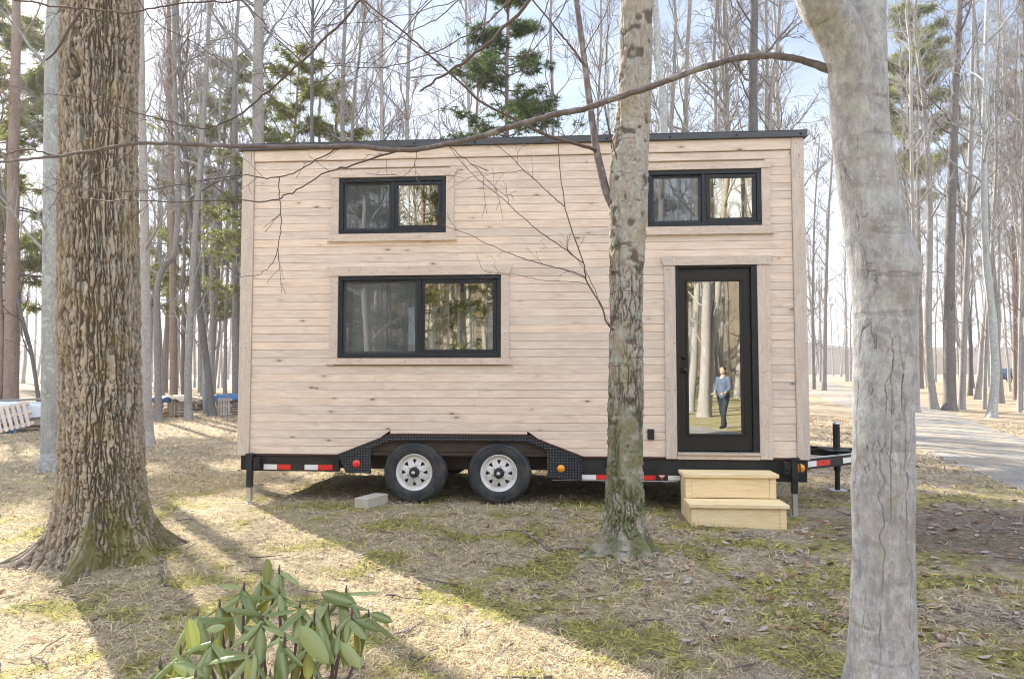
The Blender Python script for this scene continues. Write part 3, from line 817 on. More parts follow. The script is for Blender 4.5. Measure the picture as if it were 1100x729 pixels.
# smooth grey tree close on the right, with the long limb that crosses the picture
def right_tree():
    y = 2.85
    px = [(949, 830, 40), (949.5, 729, 36), (949, 650, 35), (948.5, 550, 33.5), (949, 450, 33), (950, 350, 34.5), (950, 310, 36.5), (948.5, 283, 38.5), (941, 245, 35.5), (932.5, 200, 33.5), (925, 150, 32), (921, 80, 32), (922, 0, 30.5), (926, -100, 29), (935, -400, 24), (930, -900, 18), (925, -1500, 9)]
    base = at(949, 770, y); z0 = float(terrain(base[0], y)); org = np.array([base[0], y, z0])
    pts = [[at(u, v, y)[0] - base[0], 0, at(u, v, y)[2] - z0, hw / F * y * .90] for u, v, hw in px]; pts[0][2] = min(pts[0][2], -.1)
    def fn(TH, Z, R):
        sp = np.stack([np.cos(TH) * R, np.sin(TH) * R, Z], -1).reshape(-1, 3)
        N = lambda s, k: vnoise(sp * s, k).reshape(TH.shape)
        Zs = Z * (1 + 0 * TH)
        gate = sstep(-.3, .05, vnoise(sp * np.array([5, 5, 1.1]), 14)).reshape(TH.shape); gate2 = sstep(-.05, .3, vnoise(sp * np.array([7, 7, 1.6]), 18)).reshape(TH.shape)
        lowz = 1 - sstep(1.1, 2.0, Zs)
        f = np.maximum.reduce([lines(TH, Zs, R, 10, .42, .0024, 40, .014, 19.) * np.maximum(gate, .7 * lowz), .8 * lines(TH, Zs, R, 17, .8, .0019, 60, .012, 23.) * np.maximum(gate2, .5 * lowz * gate), .6 * lines(TH, Zs, R, 22, 7., .0018, 90, .012, 23.) * gate2])
        f = f * (.35 + .65 * sstep(-.35, .2, vnoise(sp * np.array([12, 12, 9.]), 25))).reshape(TH.shape)
        ring = sstep(.42, .55, vnoise(np.stack([sp[:, 0] * 5, sp[:, 1] * 5, sp[:, 2] * 34], 1), 15).reshape(TH.shape))
        R2 = R * (1 + .04 * N(3, 6)) + .0025 * N(14, 8) + .0016 * N(40, 9) - .005 * f - .0022 * ring
        for a, z, s_, A in ((-8, 1.84, .10, .010), (-120, 2.02, .06, .008), (-70, 2.55, .05, .006), (-60, 1.5, .06, .006)):
            g = np.exp(-((ang(TH, math.radians(a)) / (s_ / .12)) ** 2 + ((Z - z) / s_) ** 2))
            R2 = R2 + A * g
        zz = np.maximum(Z, 0)
        for a in (-100, 20, 150, 260 - 20): R2 = R2 + .12 * np.exp(-zz / .15) * np.exp(-(ang(TH, math.radians(a)) / .4) ** 2)
        return R2, np.clip(f + .22 * ring, 0, 1)
    e = thing('beech_tree', 'smooth grey-barked tree with dark vertical cracks, nearest the camera beside the trailer tongue', 'tree', tuple(org))
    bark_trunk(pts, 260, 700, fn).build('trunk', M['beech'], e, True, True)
    rng = np.random.default_rng(21)
    fb = MB(); Q = local_path([(927, 230), (920, 140), (914.5, 92), (911, 64), (901, 38), (890, 16), (881, 0), (858, -45), (822, -110), (770, -300), (745, -700)], y - .005, y - .25, org, 60)
    R = np.interp(np.linspace(0, 1, 60), [0, .1, .2, .6, 1], [.045, .076, .082, .086, .04])
    tube(fb, Q, R, 28); v = fb.v[0]; fb.v[0] = v + (v - np.repeat(Q, 28, 0)) * (.06 * vnoise(v * 9, 3))[:, None]
    fb.build('fork', M['beech'], e, True)
    lb = MB()
    main = [(893, 74), (885, 73), (862, 65), (840, 61), (815, 60), (790, 63), (765, 70), (740, 78), (700, 93), (660, 106), (630, 116), (600, 122), (570, 130), (540, 139), (515, 147), (480, 155), (450, 160), (425, 161), (400, 159), (375, 157), (350, 158), (325, 157), (300, 158), (250, 157), (200, 155), (170, 154), (140, 155), (100, 162), (60, 168), (30, 171), (0, 174), (-60, 178), (-140, 190)]
    Q = local_path(main, y - .05, 3.25, org, 140)
    Q[2:-2] += rng.normal(0, .0016, (136, 3))
    tube(lb, Q, np.interp(np.linspace(0, 1, 140), [0, .02, .08, .5, 1], [.024, .0165, .013, .011, .005]) * (1 + .10 * vnoise(np.arange(140)[:, None] * np.array([[.6, 0, 0]]), 4)), 10)
    lb.build('limb', M['limb'], e, True)
    cb = MB(); kw = dict(org=org, rng=rng)
    limb(cb, [(450, 160), (430, 162), (400, 170), (376, 178), (353, 184), (328, 199), (310, 209), (298, 214), (285, 216), (250, 215), (200, 216), (140, 216), (90, 214), (65, 208), (40, 196)], 3.05, 3.2, 9, 3.5, n=50, twigs=9, **kw)
    limb(cb, [(372, 158), (356, 163), (335, 175), (316, 186), (300, 190), (285, 191), (270, 189), (240, 190), (200, 197), (150, 206), (105, 205), (69, 196)], 3.08, 3.2, 7, 3, n=44, twigs=8, **kw)
    limb(cb, [(300, 190), (300, 203), (301, 216), (302, 240), (300, 256), (295, 278), (288, 288), (275, 295), (258, 298)], 3.1, 3.12, 5, 2.5, n=26, twigs=4, **kw)
    limb(cb, [(478, 155), (500, 170), (530, 200), (545, 212)], 3.0, 3.1, 4, 2, n=16, twigs=4, **kw)
    limb(cb, [(447, 160), (447, 172), (440, 184), (430, 190), (420, 186)], 3.05, 3.05, 3, 2, n=14, twigs=2, **kw)
    # small shoots crossing in front of the oak
    limb(cb, [(146, 155), (138, 165), (118, 180), (90, 192), (66, 205), (52, 226)], 3.18, 3.1, 6, 3, twigs=4, **kw)
    limb(cb, [(102, 162), (101, 170), (93, 184), (80, 194), (64, 200)], 3.2, 3.1, 5, 2.5, twigs=3, **kw)
    limb(cb, [(110, 160), (104, 150), (103, 143), (115, 138), (140, 131), (175, 128)], 3.2, 3.1, 5, 2.5, twigs=4, **kw)
    limb(cb, [(150, 150), (135, 140), (118, 125), (100, 97)], 3.15, 3.0, 5, 3, twigs=2, **kw)
    limb(cb, [(60, 168), (30, 160), (0, 166), (-40, 160)], 3.22, 3.1, 9, 4, twigs=6, **kw)
    # long thin boughs hanging into the top of the picture
    limb(cb, [(400, -20), (387, 0), (369, 22), (336, 55), (307, 82), (285, 101), (264, 118), (240, 132), (220, 138), (192, 133), (151, 122), (113, 111), (72, 103), (45, 101), (10, 92)], 3.3, 3.5, 13, 3.5, n=56, twigs=10, **kw)
    limb(cb, [(590, -25), (569, 0), (540, 33), (515, 55), (497, 68), (478, 80), (462, 91), (451, 98)], 3.0, 3.1, 17, 8, n=30, twigs=1, **kw)
    limb(cb, [(275, -6), (257, 0), (225, 2), (192, 4), (165, 9), (137, 14), (110, 12), (82, 9), (50, 5), (20, 0), (-20, -4)], 3.0, 3.2, 7, 9, n=44, twigs=8, **kw)
    limb(cb, [(380, -10), (400, 15), (440, 45), (475, 60), (520, 66), (560, 62), (600, 50)], 3.4, 3.7, 6, 2.5, n=34, twigs=7, **kw)
    limb(cb, [(250, -10), (300, 40), (345, 66), (400, 68), (440, 85), (480, 110)], 3.5, 3.8, 6, 2.5, n=34, twigs=7, **kw)
    limb(cb, [(505, -10), (470, 20), (440, 35), (400, 62), (375, 80), (330, 92)], 3.4, 3.6, 6, 2.5, n=34, twigs=6, **kw)
    limb(cb, [(140, -10), (170, 25), (215, 50), (250, 75), (300, 110), (340, 135)], 3.6, 3.9, 6, 2.5, n=34, twigs=6, **kw)
    # where the thin boughs come from: upper limbs above the frame
    for a_, b_ in (((400, -20), 3.3), ((590, -25), 3.0), ((275, -6), 3.0), ((380, -10), 3.4), ((250, -10), 3.5), ((505, -10), 3.4), ((140, -10), 3.6)):
        p0 = at(*a_, b_) - org; t_ = Q[0] * 0 + np.array([-.15 + rng.uniform(-.05, .05), 0, 4.6 + rng.uniform(-.3, .5)])
        mid_ = (p0 + t_) / 2 + np.array([0, 0, .5])
        tube(cb, spline([p0, p0 * .75 + mid_ * .25 + np.array([0, 0, .05]), mid_, t_], 20), np.linspace(.0045, .02, 20), 6)
    cb.build('branches', M['twig'], e, True)
    P = np.array(pts)[13:]; P[-1, 3] = .03; cr = MB()
    crown(cr, P, rng, .3, 14, 3.2, (5, 4), low=0)
    cr.build('crown', M['twig'], e, True)
right_tree()

# ------------------------------------------------------------------ the tiny house on its trailer
YAW = math.radians(4.4)
HO = np.array([-3.014, 7.916, 0.0])
HW, HD, HZ0, HZ1 = 6.105, 2.5, .522, 3.90
house = thing('tiny_house', 'two-storey wooden tiny house with black windows and door, on a black two-axle trailer', 'tiny house', tuple(HO), -YAW)
def hworld(x, y, z=0):
    return np.array([HO[0] + x * math.cos(YAW) + y * math.sin(YAW), HO[1] - x * math.sin(YAW) + y * math.cos(YAW), z])

FRONT_HOLES = [(1.06, 2.34, 2.895, 3.60), (1.065, 2.945, 1.53, 2.51), (4.435, 5.715, 2.92, 3.61), (4.72, 5.655, .50, 2.58)]
BACK_HOLES = [(1.2, 2.8, 1.5, 2.5), (3.7, 4.9, 1.6, 2.5)]
def spans(x0, x1, z0, z1, holes):
    cuts = [(h[0], h[1]) for h in holes if h[2] < z1 - .004 and h[3] > z0 + .004]
    out = []; a = x0
    for c in sorted(cuts):
        if c[0] > a: out.append((a, c[0]))
        a = max(a, c[1])
    if a < x1: out.append((a, x1))
    return out
def board(mb, x0, x1, z0, z1, y0, y1, xa0=None, xa1=None, c=.0035):
    """one board with eased top and bottom edges; xa: ends at the top edge where they are cut on a slope."""
    xa0 = x0 if xa0 is None else xa0; xa1 = x1 if xa1 is None else xa1
    prof = [(z0, y1), (z0, y0 + c), (z0 + c, y0), (z1 - c, y0), (z1, y0 + c), (z1, y1)]
    v = []
    for end in (0, 1):
        for z, y in prof:
            f = (z - z0) / (z1 - z0)
            v.append(((x0 * (1 - f) + xa0 * f) if not end else (x1 * (1 - f) + xa1 * f), y, z))
    q = [(i, 6 + i, 6 + (i + 1) % 6, (i + 1) % 6) for i in range(6)]
    mb.add(v, q, ng=[list(range(6)), list(range(6, 12))[::-1]])
FE = [(1.125, .522), (1.70, .745), (3.185, .745), (3.775, .522)]      # top line of the fender
def front_wall():
    mb = MB(); N = 37; h = (3.765 - HZ0) / N
    rng = random.Random(3)
    for k in range(N):
        z0 = HZ0 + k * h; z1 = z0 + h - .002
        def edge(z, side):
            a, b = (FE[0], FE[1]) if side == 0 else (FE[3], FE[2])
            f = min(1, max(0, (z - a[1]) / (b[1] - a[1]))); return a[0] + (b[0] - a[0]) * f
        for (x0, x1) in spans(.13, 5.985, z0, z1, FRONT_HOLES):
            if z0 < .735 and x0 < 1.2 and x1 > 3:
                board(mb, x0, edge(z0, 0) - .004, z0, z1, 0, .018, None, edge(min(z1, .745), 0) - .004)
                if z1 > .75:
                    board(mb, edge(.745, 0), edge(.745, 1), .75, z1, 0, .018)
                board(mb, edge(z0, 1) + .004, x1, z0, z1, 0, .018, edge(min(z1, .745), 1) + .004, None)
            else:
                xs = [x0, x1]
                if x1 - x0 > 4.0: xs.insert(1, x0 + (x1 - x0) * rng.uniform(.3, .7))
                for a, b in zip(xs[:-1], xs[1:]): board(mb, a + .0006, b - .0006, z0, z1, 0, .018)
    mb.build('front_siding', M['siding'], house)
front_wall()
def plain_wall(name, L, holes, Mx):
    mb = MB(); N = 37; h = (3.765 - HZ0) / N
    for k in range(N):
        z0 = HZ0 + k * h; z1 = z0 + h - .003
        for a, b in spans(.13, L - .13, z0, z1, holes): board(mb, a, b, z0, z1, 0, .018)
    o = mb.build(name, M['siding'], house); o.matrix_local = Matrix(Mx.tolist())
plain_wall('back_siding', HW, [(HW - b, HW - a, c, d) for a, b, c, d in BACK_HOLES], TR((HW, HD, 0), rz=PI))
plain_wall('end_siding', HD, [], TR((0, HD, 0), rz=-PI / 2))
plain_wall('end_siding', HD, [], TR((HW, 0, 0), rz=PI / 2))
def lining():
    mb = MB()
    def panel(y0, y1, holes):
        zs = sorted({.56, 3.84, *[h[2] for h in holes], *[h[3] for h in holes]}); zs = [z for z in zs if .56 <= z <= 3.84]
        for z0, z1 in zip(zs[:-1], zs[1:]):
            for a, b in spans(.025, HW - .025, z0, z1, holes): box(mb, a, b, y0, y1, z0, z1)
    nh = [(.9, 4.0, .3, .78)]
    panel(.021, .10, FRONT_HOLES + nh); panel(HD - .10, HD - .021, BACK_HOLES)
    for a, b in ((.022, .10), (HW - .10, HW - .022)): box(mb, a, b, .103, HD - .103, .56, 3.84)
    mb.build('wall_lining', M['interior'], house)
    f = MB(); box(f, .025, HW - .025, .022, HD - .022, .515, .556); f.build('floor_deck', M['well'], house)
    wb = MB()
    box(wb, .95, 3.95, .012, .09, .56, .742); box(wb, .95, 3.95, .26, .30, .34, .74)
    box(wb, .95, 3.95, .09, .30, .742, .775)
    wb.build('wheel_well', M['well'], house)
    for a, b, c in ((.105, 2.6, 2.66), (4.2, HW - .105, 2.70)):
        lf = MB(); box(lf, a, b, .105, HD - .105, c, c + .08); lf.build('sleeping_loft', M['interior'], house)
    pw = MB(); box(pw, 1.22, 1.60, .16, .19, .60, 2.40, .004); pw.build('interior_panel', M['blind'], house)
lining()
def corner_boards():
    for x0, x1 in ((-.006, .128), (5.987, HW + .006)):
        for ya, yb in ((-.022, .014), (HD - .014, HD + .022)):
            mb = MB(); box(mb, x0, x1, ya, yb, .505, 3.893, .004); mb.build('corner_board', M['trimv'], house)
    for y0, y1 in ((.016, .13), (HD - .13, HD - .016)):
        for xa, xb in ((-.024, .012), (HW - .012, HW + .024)):
            mb = MB(); box(mb, xa, xb, y0, y1, .505, 3.893, .004); mb.build('corner_board', M['trimv'], house)
    for ya, yb in ((-.018, .016), (HD - .016, HD + .018)):
        mb = MB(); box(mb, .130, 5.985, ya, yb, 3.768, 3.892, .004); mb.build('frieze_board', M['siding'], house)
    for xa, xb in ((-.020, .012), (HW - .012, HW + .020)):
        mb = MB(); box(mb, xa, xb, .132, HD - .132, 3.768, 3.892, .004); mb.build('frieze_board', M['siding'], house)
corner_boards()
def roof():
    mb = MB(); box(mb, -.02, HW + .02, -.02, HD + .02, 3.897, 3.95); o = mb.build('roof', M['roof'], house)
    t = MB()
    box(t, -.045, HW + .045, -.048, -.022, 3.892, 3.958, .004); box(t, -.045, HW + .045, HD + .022, HD + .048, 3.892, 3.958, .004)
    box(t, -.048, -.022, -.02, HD + .02, 3.892, 3.958, .004); box(t, HW + .022, HW + .048, -.02, HD + .02, 3.892, 3.958, .004)
    box(t, -.044, HW + .044, -.046, .10, 3.960, 3.966)
    tr = t.build('roof_edge', M['roof'], o)
    for x in (.35, 1.02, 1.95, 2.62, 3.35, 4.05, 4.72, 5.42, 6.08):
        b = MB(); lathe(b, [(0, .006), (.012, .006), (.015, .0)], 10, TR((x, -.049, 3.925), rx=PI / 2)); b.build('bolt', M['bolt'], o, True)
roof()

def window(x0, x1, z0, z1, head, sill, label=None, casing=True, back=False):
    """sliding window: outer frame, a screened left half and a right sash that stands forward."""
    fb = MB(); w = .045
    for a, b, c, d in ((x0, x1, z0, z0 + w), (x0, x1, z1 - w, z1), (x0, x0 + w, z0 + w, z1 - w), (x1 - w, x1, z0 + w, z1 - w)):
        box(fb, a + (0 if b - a > .1 else .0006), b, -.012, .085, c, d, .004)
    xm = (x0 + x1) / 2
    box(fb, xm - .022, xm + .022, -.004, .06, z0 + w, z1 - w, .003)
    sub = fb.build('window', M['frame'], house)
    if back: sub.matrix_local = Matrix(TR((0, HD, 0), rz=PI).tolist())
    sb = MB(); s = .042; a0, a1, c0, c1 = xm + .024, x1 - w - .002, z0 + w + .002, z1 - w - .002
    for a, b, c, d in ((a0, a1, c0, c0 + s), (a0, a1, c1 - s, c1), (a0, a0 + s, c0 + s, c1 - s), (a1 - s, a1, c0 + s, c1 - s)):
        box(sb, a, b, .004, .034, c, d, .003)
    sb.build('sash', M['frame'], sub)
    g = MB(); box(g, a0 + s - .005, a1 - s + .005, .016, .020, c0 + s - .005, c1 - s + .005); g.build('pane', M['glass'], sub)
    g = MB(); b0, b1 = x0 + w + .002, xm - .024
    s2 = .026
    for a, b, c, d in ((b0, b1, c0, c0 + s2), (b0, b1, c1 - s2, c1), (b0, b0 + s2, c0 + s2, c1 - s2), (b1 - s2, b1, c0 + s2, c1 - s2)):
        box(g, a, b, .030, .056, c, d, .003)
    g.build('sash', M['frame'], sub)
    g = MB(); box(g, b0 + s2 - .005, b1 - s2 + .005, .042, .046, c0 + s2 - .005, c1 - s2 + .005); g.build('pane', M['screenglass'], sub)
    sc = MB(); box(sc, b0, b1, .026, .0275, c0, c1); sc.build('insect_screen', M['screen'], sub)
    if casing:
        cb = MB(); sx = .09
        for a, b in ((x0 - sx, x0 - .002), (x1 + .002, x1 + sx)): box(cb, a, b, -.024, .012, z0 - .001, z1 + .001, .003)
        # head board with flared ends
        h0 = z1 + .003; h1 = z1 + head; e = .035
        prism(cb, [(x0 - sx - .004, h0), (x1 + sx + .004, h0), (x1 + sx + e, h1 - .012), (x1 + sx + e, h1), (x0 - sx - e, h1), (x0 - sx - e, h1 - .012)], -.032, .012)
        s1 = z0 - .003; s0 = z0 - sill
        prism(cb, [(x0 - sx - e, s0), (x1 + sx + e, s0), (x1 + sx + e, s0 + .015), (x1 + sx + .004, s1), (x0 - sx - .004, s1), (x0 - sx - e, s0 + .015)], -.030, .012)
        cb.build('casing', M['trim'], sub)
    return sub
window(1.103, 2.298, 2.937, 3.561, .088, .085)
window(1.107, 2.902, 1.57, 2.468, .105, .072)
window(4.479, 5.671, 2.963, 3.569, .078, .088)
for a, b, c, d in BACK_HOLES: window(-b + .04, -a - .04, c + .04, d - .04, .09, .08, back=True)  # unseen back windows, added so sun reaches the interior
def catch():
    b = MB(); box(b, 2.46, 2.50, -.002, .015, 2.285, 2.375, .003); b.build('window_latch', M['black'], house)
catch()

def door():
    x0, x1, z0, z1 = 4.80, 5.545, .592, 2.515
    gx0, gx1, gz0, gz1 = 4.897, 5.441, .768, 2.377
    jb = MB()
    box(jb, 4.764, 4.797, -.010, .10, .578, 2.538, .003); box(jb, 5.55, 5.609, -.010, .10, .578, 2.538, .003); box(jb, 4.798, 5.549, -.010, .10, 2.518, 2.538, .002)
    sb = MB()
    for a, b, c, e in ((x0, gx0, z0, z1), (gx1, x1, z0, z1), (gx0, gx1, z0, gz0), (gx0, gx1, gz1, z1)):
        box(sb, a, b, .030, .074, c, e)
    d = sb.build('door', M['door'], house)
    jb.build('door_frame', M['black'], d)
    gb = MB(); w = .028
    for a, b, c, e in ((gx0 - w, gx1 + w, gz0 - w, gz0), (gx0 - w, gx1 + w, gz1, gz1 + w), (gx0 - w, gx0, gz0, gz1), (gx1, gx1 + w, gz0, gz1)):
        box(gb, a, b, .018, .045, c, e, .006)
    gb.build('glazing_bead', M['door'], d)
    g = MB(); box(g, gx0 - .003, gx1 + .003, .044, .048, gz0 - .003, gz1 + .003); g.build('pane', M['doorglass'], d)
    for nm, z, r in (('deadbolt', 1.565, .026), ('knob', 1.43, .03)):
        k = MB()
        prof = [(0, .0), (r, .0), (r, .006), (r * .8, .010)] + ([(.011, .012), (.011, .03), (.022, .038), (.028, .052), (.024, .066), (.012, .072), (0, .073)] if nm == 'knob' else [(.015, .012), (.013, .02), (0, .021)])
        lathe(k, prof, 20, TR((4.852, .029, z), rx=PI / 2)); k.build(nm, M['brass'], d, True)
    t = MB(); box(t, 4.764, 5.609, -.045, .10, .548, .576, .004); box(t, 4.764, 5.609, -.024, .012, .502, .545, .003); t.build('threshold', M['trim'], d)
    t2 = MB(); box(t2, 4.767, 5.606, -.048, -.01, .577, .581); t2.build('sill_plate', M['galv'], d)
    c = MB()
    for a, b in ((4.646, 4.762), (5.611, 5.741)): box(c, a, b, -.024, .012, .505, 2.541, .003)
    c.build('casing', M['trimv'], d)
    c = MB(); prism(c, [(4.642, 2.544), (5.745, 2.544), (5.772, 2.60), (5.772, 2.638), (4.615, 2.638), (4.615, 2.60)], -.032, .012)
    c.build('casing_head', M['trim'], d)
door()
def outlet():
    o = MB(); box(o, 4.455, 4.525, -.022, -.001, .705, .815, .006); oo = o.build('outlet', M['black'], house)
    s = MB()
    for z in (.735, .785): box(s, 4.475, 4.505, -.026, -.0225, z - .016, z + .016, .003)
    s.build('socket', M['bolt'], oo)
outlet()

# trailer
def chassis():
    c = MB()
    box(c, .15, 1.13, .006, .07, .335, .498, .004)
    box(c, 3.44, 6.09, .006, .07, .275, .498, .004)
    for y in (.55, 1.9): box(c, .10, 6.05, y, y + .06, .33, .50, .003)
    box(c, .10, 6.05, HD - .07, HD - .01, .30, .50, .004)
    for x in (.2, .8, 1.2, 3.6, 4.2, 4.8, 5.4, 6.0): box(c, x, x + .05, .072, HD - .072, .40, .499)
    box(c, .02, .14, .02, HD - .02, .34, .498, .004)
    c.build('chassis', M['black'], house)
    for a, b in ((.13, 1.12), (3.78, 4.64), (5.745, 5.99)):
        s = MB(); box(s, a, b, -.006, .05, .501, .519, .003); s.build('sill_flashing', M['rust'], house)
    s = MB(); box(s, 3.45, 4.77, .0, .05, .266, .274, .002); s.build('beam_edge', M['galv'], house)
    f = MB(); w = .055
    def offs(d):                                      # the fender line moved down by d, mitred at its corners
        seg = []
        for p, q in zip(FE[:-1], FE[1:]):
            dx, dz = q[0] - p[0], q[1] - p[1]; L = math.hypot(dx, dz); nx, nz = dz / L, -dx / L
            seg.append(((p[0] + nx * d, p[1] + nz * d), (dx / L, dz / L)))
        pts = [seg[0][0]]
        for (p, u), (q, v) in zip(seg[:-1], seg[1:]):
            det = u[0] * -v[1] + v[0] * u[1]; rx, rz = q[0] - p[0], q[1] - p[1]
            t_ = (rx * -v[1] + v[0] * rz) / det; pts.append((p[0] + u[0] * t_, p[1] + u[1] * t_))
        (p, u) = seg[-1]; L = math.hypot(FE[3][0] - FE[2][0], FE[3][1] - FE[2][1]); pts.append((p[0] + u[0] * L, p[1] + u[1] * L))
        return pts
    A, B = offs(.010), offs(.010 + w)
    for i in range(3): prism(f, [A[i], A[i + 1], B[i + 1], B[i]], -.030, .25)
    prism(f, [(1.14, .50), (1.22, .325), (1.49, .325), (1.49, .60), (1.42, .59)], -.022, .005)
    prism(f, [(3.76, .50), (3.76, .268), (3.40, .30), (3.40, .60), (3.47, .59)], -.022, .005)
    f.build('fender', M['diamond'], house)
    e = MB(); A, B = offs(-.004), offs(.0085)
    for i in range(3): prism(e, [A[i], A[i + 1], B[i + 1], B[i]], -.036, .02)
    e.build('fender_lip', M['rust'], house)
chassis()
def disc_part(name, x, z, y, r, mat, d=.018):
    b = MB(); lathe(b, [(r * 1.15, 0), (r * 1.15, d * .35), (r, d * .5), (r * .85, d * .85), (0, d)], 24, TR((x, y, z), rx=PI / 2)); return b.build(name, mat, house, True)
disc_part('marker_light', 1.335, .425, -.0225, .038, M['redlens'])
disc_part('marker_light', 3.545, .395, -.0225, .034, M['amber'])
disc_part('marker_light', 6.02, .42, .004, .04, M['amber'])
def tapes():
    for x0, x1, z0, z1, m in ((.29, .44, .352, .408, 'white'), (.442, .594, .352, .408, 'red'), (.75, .90, .352, .408, 'white'), (.902, 1.062, .352, .408, 'red'),
                              (3.765, 3.915, .282, .330, 'white'), (3.917, 4.07, .282, .330, 'red'), (4.24, 4.39, .282, .330, 'white'), (4.392, 4.535, .282, .330, 'red'), (4.665, 4.79, .282, .330, 'white')):
        b = MB(); box(b, x0, x1, .0025, .0055, z0, z1); b.build('reflective_tape', M[m], house)
    b = MB(); prism(b, [(4.565, .335), (4.640, .335), (4.6025, .283)], .002, .0055); e = b.build('emblem', M['red'], house)
    b = MB(); prism(b, [(4.572, .331), (4.633, .331), (4.622, .316), (4.583, .316)], -.0005, .0018); b.build('emblem_bar', M['white'], e)
tapes()
def wheel(x, z):
    R = .342
    X = TR((0, 0, 0), rx=PI / 2)                      # local Z of the profile becomes -Y: outwards
    t = MB()
    prof = [(.19, .0), (.205, .012), (.235, .018), (.275, .018), (.31, .008), (.330, -.010), (.340, -.03), (R, -.055)]
    n = 192
    full = prof + [(R - .006, -.062), (R - .006, -.068), (R, -.074), (R, -.106), (R - .006, -.112), (R - .006, -.118), (R, -.124), (R, -.150), (.336, -.175), (.31, -.205), (.26, -.212), (.20, -.205), (.19, -.19)]
    lathe(t, full, n, X)
    v = t.v[0].reshape(len(full), n, 3)
    for i, (r, h) in enumerate(full):                 # tread blocks at the shoulder
        if r > .318:
            k = (np.arange(n) % 4 < 2) * .0045
            v[i, :, 0] *= 1 - k / r; v[i, :, 2] *= 1 - k / r
    t.v[0] = v.reshape(-1, 3)
    # raised rings on the sidewall
    for r in (.246, .292):
        lathe(t, [(r - .004, .017), (r - .002, .0205), (r + .002, .0205), (r + .004, .017)], 64, X)
    w = t.build('wheel', M['rubber'], house, True); w.location = (x, 0, z)
    rb = MB()
    lathe(rb, [(.188, -.18), (.186, -.02), (.194, .006), (.198, .012), (.192, .014), (.184, .004), (.172, -.022), (.160, -.030)], 64, X)
    # face with eight three-cornered holes
    A = 128; rr = [.160, .150, .140, .130, .120, .112, .104, .096, .088, .06, .044]
    hh = [-.030, -.024, -.018, -.014, -.010, -.008, -.006, -.004, -.003, .002, .003]
    v = []
    for r, h in zip(rr, hh):
        for k in range(A):
            a = 2 * PI * k / A; v.append((r * math.cos(a), r * math.sin(a), h))
    q = []
    for i in range(len(rr) - 1):
        for k in range(A):
            rm = (rr[i] + rr[i + 1]) / 2; off = abs(((k + .5) / A * 8 + .5) % 1 - .5) * 2 * PI / 8
            if .096 < rm < .142 and off * rm < .003 + (rm - .094) * .40: continue
            q.append((i * A + k, i * A + (k + 1) % A, (i + 1) * A + (k + 1) % A, (i + 1) * A + k))
    rb.add(xf(v, X), q)
    rb.build('rim', M['rim'], w, True)
    hb = MB(); lathe(hb, [(.058, -.002), (.056, .008), (.046, .012), (.044, .05), (.038, .056), (.022, .058), (.020, .066), (0, .068)], 24, X); hb.build('hub', M['black'], w, True)
    hc = MB(); lathe(hc, [(.021, .062), (.020, .069), (0, .0705)], 16, X); hc.build('hub_cap', M['galv'], w, True)
    for k in range(6):
        a = 2 * PI * k / 6 + .3; nb = MB()
        lathe(nb, [(.010, .0), (.010, .014), (.006, .018), (0, .018)], 6, X @ TR((.072 * math.cos(a), .072 * math.sin(a), 0)))
        nb.build('lug_nut', M['galv'], w)
    db = MB(); lathe(db, [(0, -.045), (.15, -.045), (.15, -.14), (0, -.14)], 32, X); db.build('brake_drum', M['black'], w)
    return w
W1 = wheel(1.967, .337); W2 = copy_tree(W1, house); W2.location = (2.883, 0, .337)
for x in (1.967, 2.883):
    W = copy_tree(W1, house); W.location = (x, HD, .337); W.rotation_euler = (0, 0, PI)
def running_gear():
    for x in (1.967, 2.883):
        a = MB(); tube(a, [(x, .1, .337), (x, HD - .1, .337)], .035, 12); a.build('axle', M['black'], house)
        s = MB()
        for y in (.33, HD - .36):
            for k, L in enumerate((.38, .30, .22)):
                tube(s, [(x + L * f, y, .33 + .015 - k * .012 + .07 * f * f) for f in np.linspace(-1, 1, 9)], .008, 5)
            box(s, x - .04, x + .04, y - .03, y + .03, .29, .35)
        s.build('leaf_spring', M['black'], house)
    h = MB()
    for y in (.31, HD - .38): prism(h, [(2.36, .50), (2.49, .50), (2.46, .36), (2.43, .33), (2.40, .36)], y, y + .05); box(h, 1.3, 3.6, y, y + .05, .44, .5)
    h.build('spring_hanger', M['black'], house)
running_gear()
def jack(x, y, zb, front=True):
    b = MB(); box(b, -.030, .030, -.030, .030, .17, .535, .006); box(b, -.042, .042, -.036, .036, .505, .53, .004); j = b.build('jack', M['black'], house); j.location = (x, y, 0)
    i = MB(); box(i, -.024, .024, -.024, .024, zb, .169, .004); i.build('inner_tube', M['galv'], j)
    f = MB(); box(f, -.05, .05, -.05, .05, zb - .012, zb - .001, .003); f.build('foot_plate', M['galv'], j)
    k = MB(); tube(k, [(-.05, -.01, .50), (-.085, -.01, .505), (-.088, -.012, .36), (-.13, -.014, .345)] if front else [(.03, -.02, .54), (.05, -.02, .52), (.05, -.04, .40), (.08, -.045, .385)], .008, 6)
    k.build('crank', M['black'], j)
    br = MB(); sg = 1 if front else -1; box(br, min(.032 * sg, .10 * sg), max(.032 * sg, .10 * sg), -.01, .03, .36, .49, .004); lathe(br, [(0, .02), (.022, .02), (.03, 0)], 12, TR((.07 * sg, -.011, .43), rx=PI / 2)); br.build('bracket', M['black'], j)
jack(.165, -.062, .01); jack(5.935, -.062, float(terrain(*hworld(5.935, -.06)[:2])), False)
jack(.165, HD + .07, .01); jack(5.935, HD + .07, .0, False)
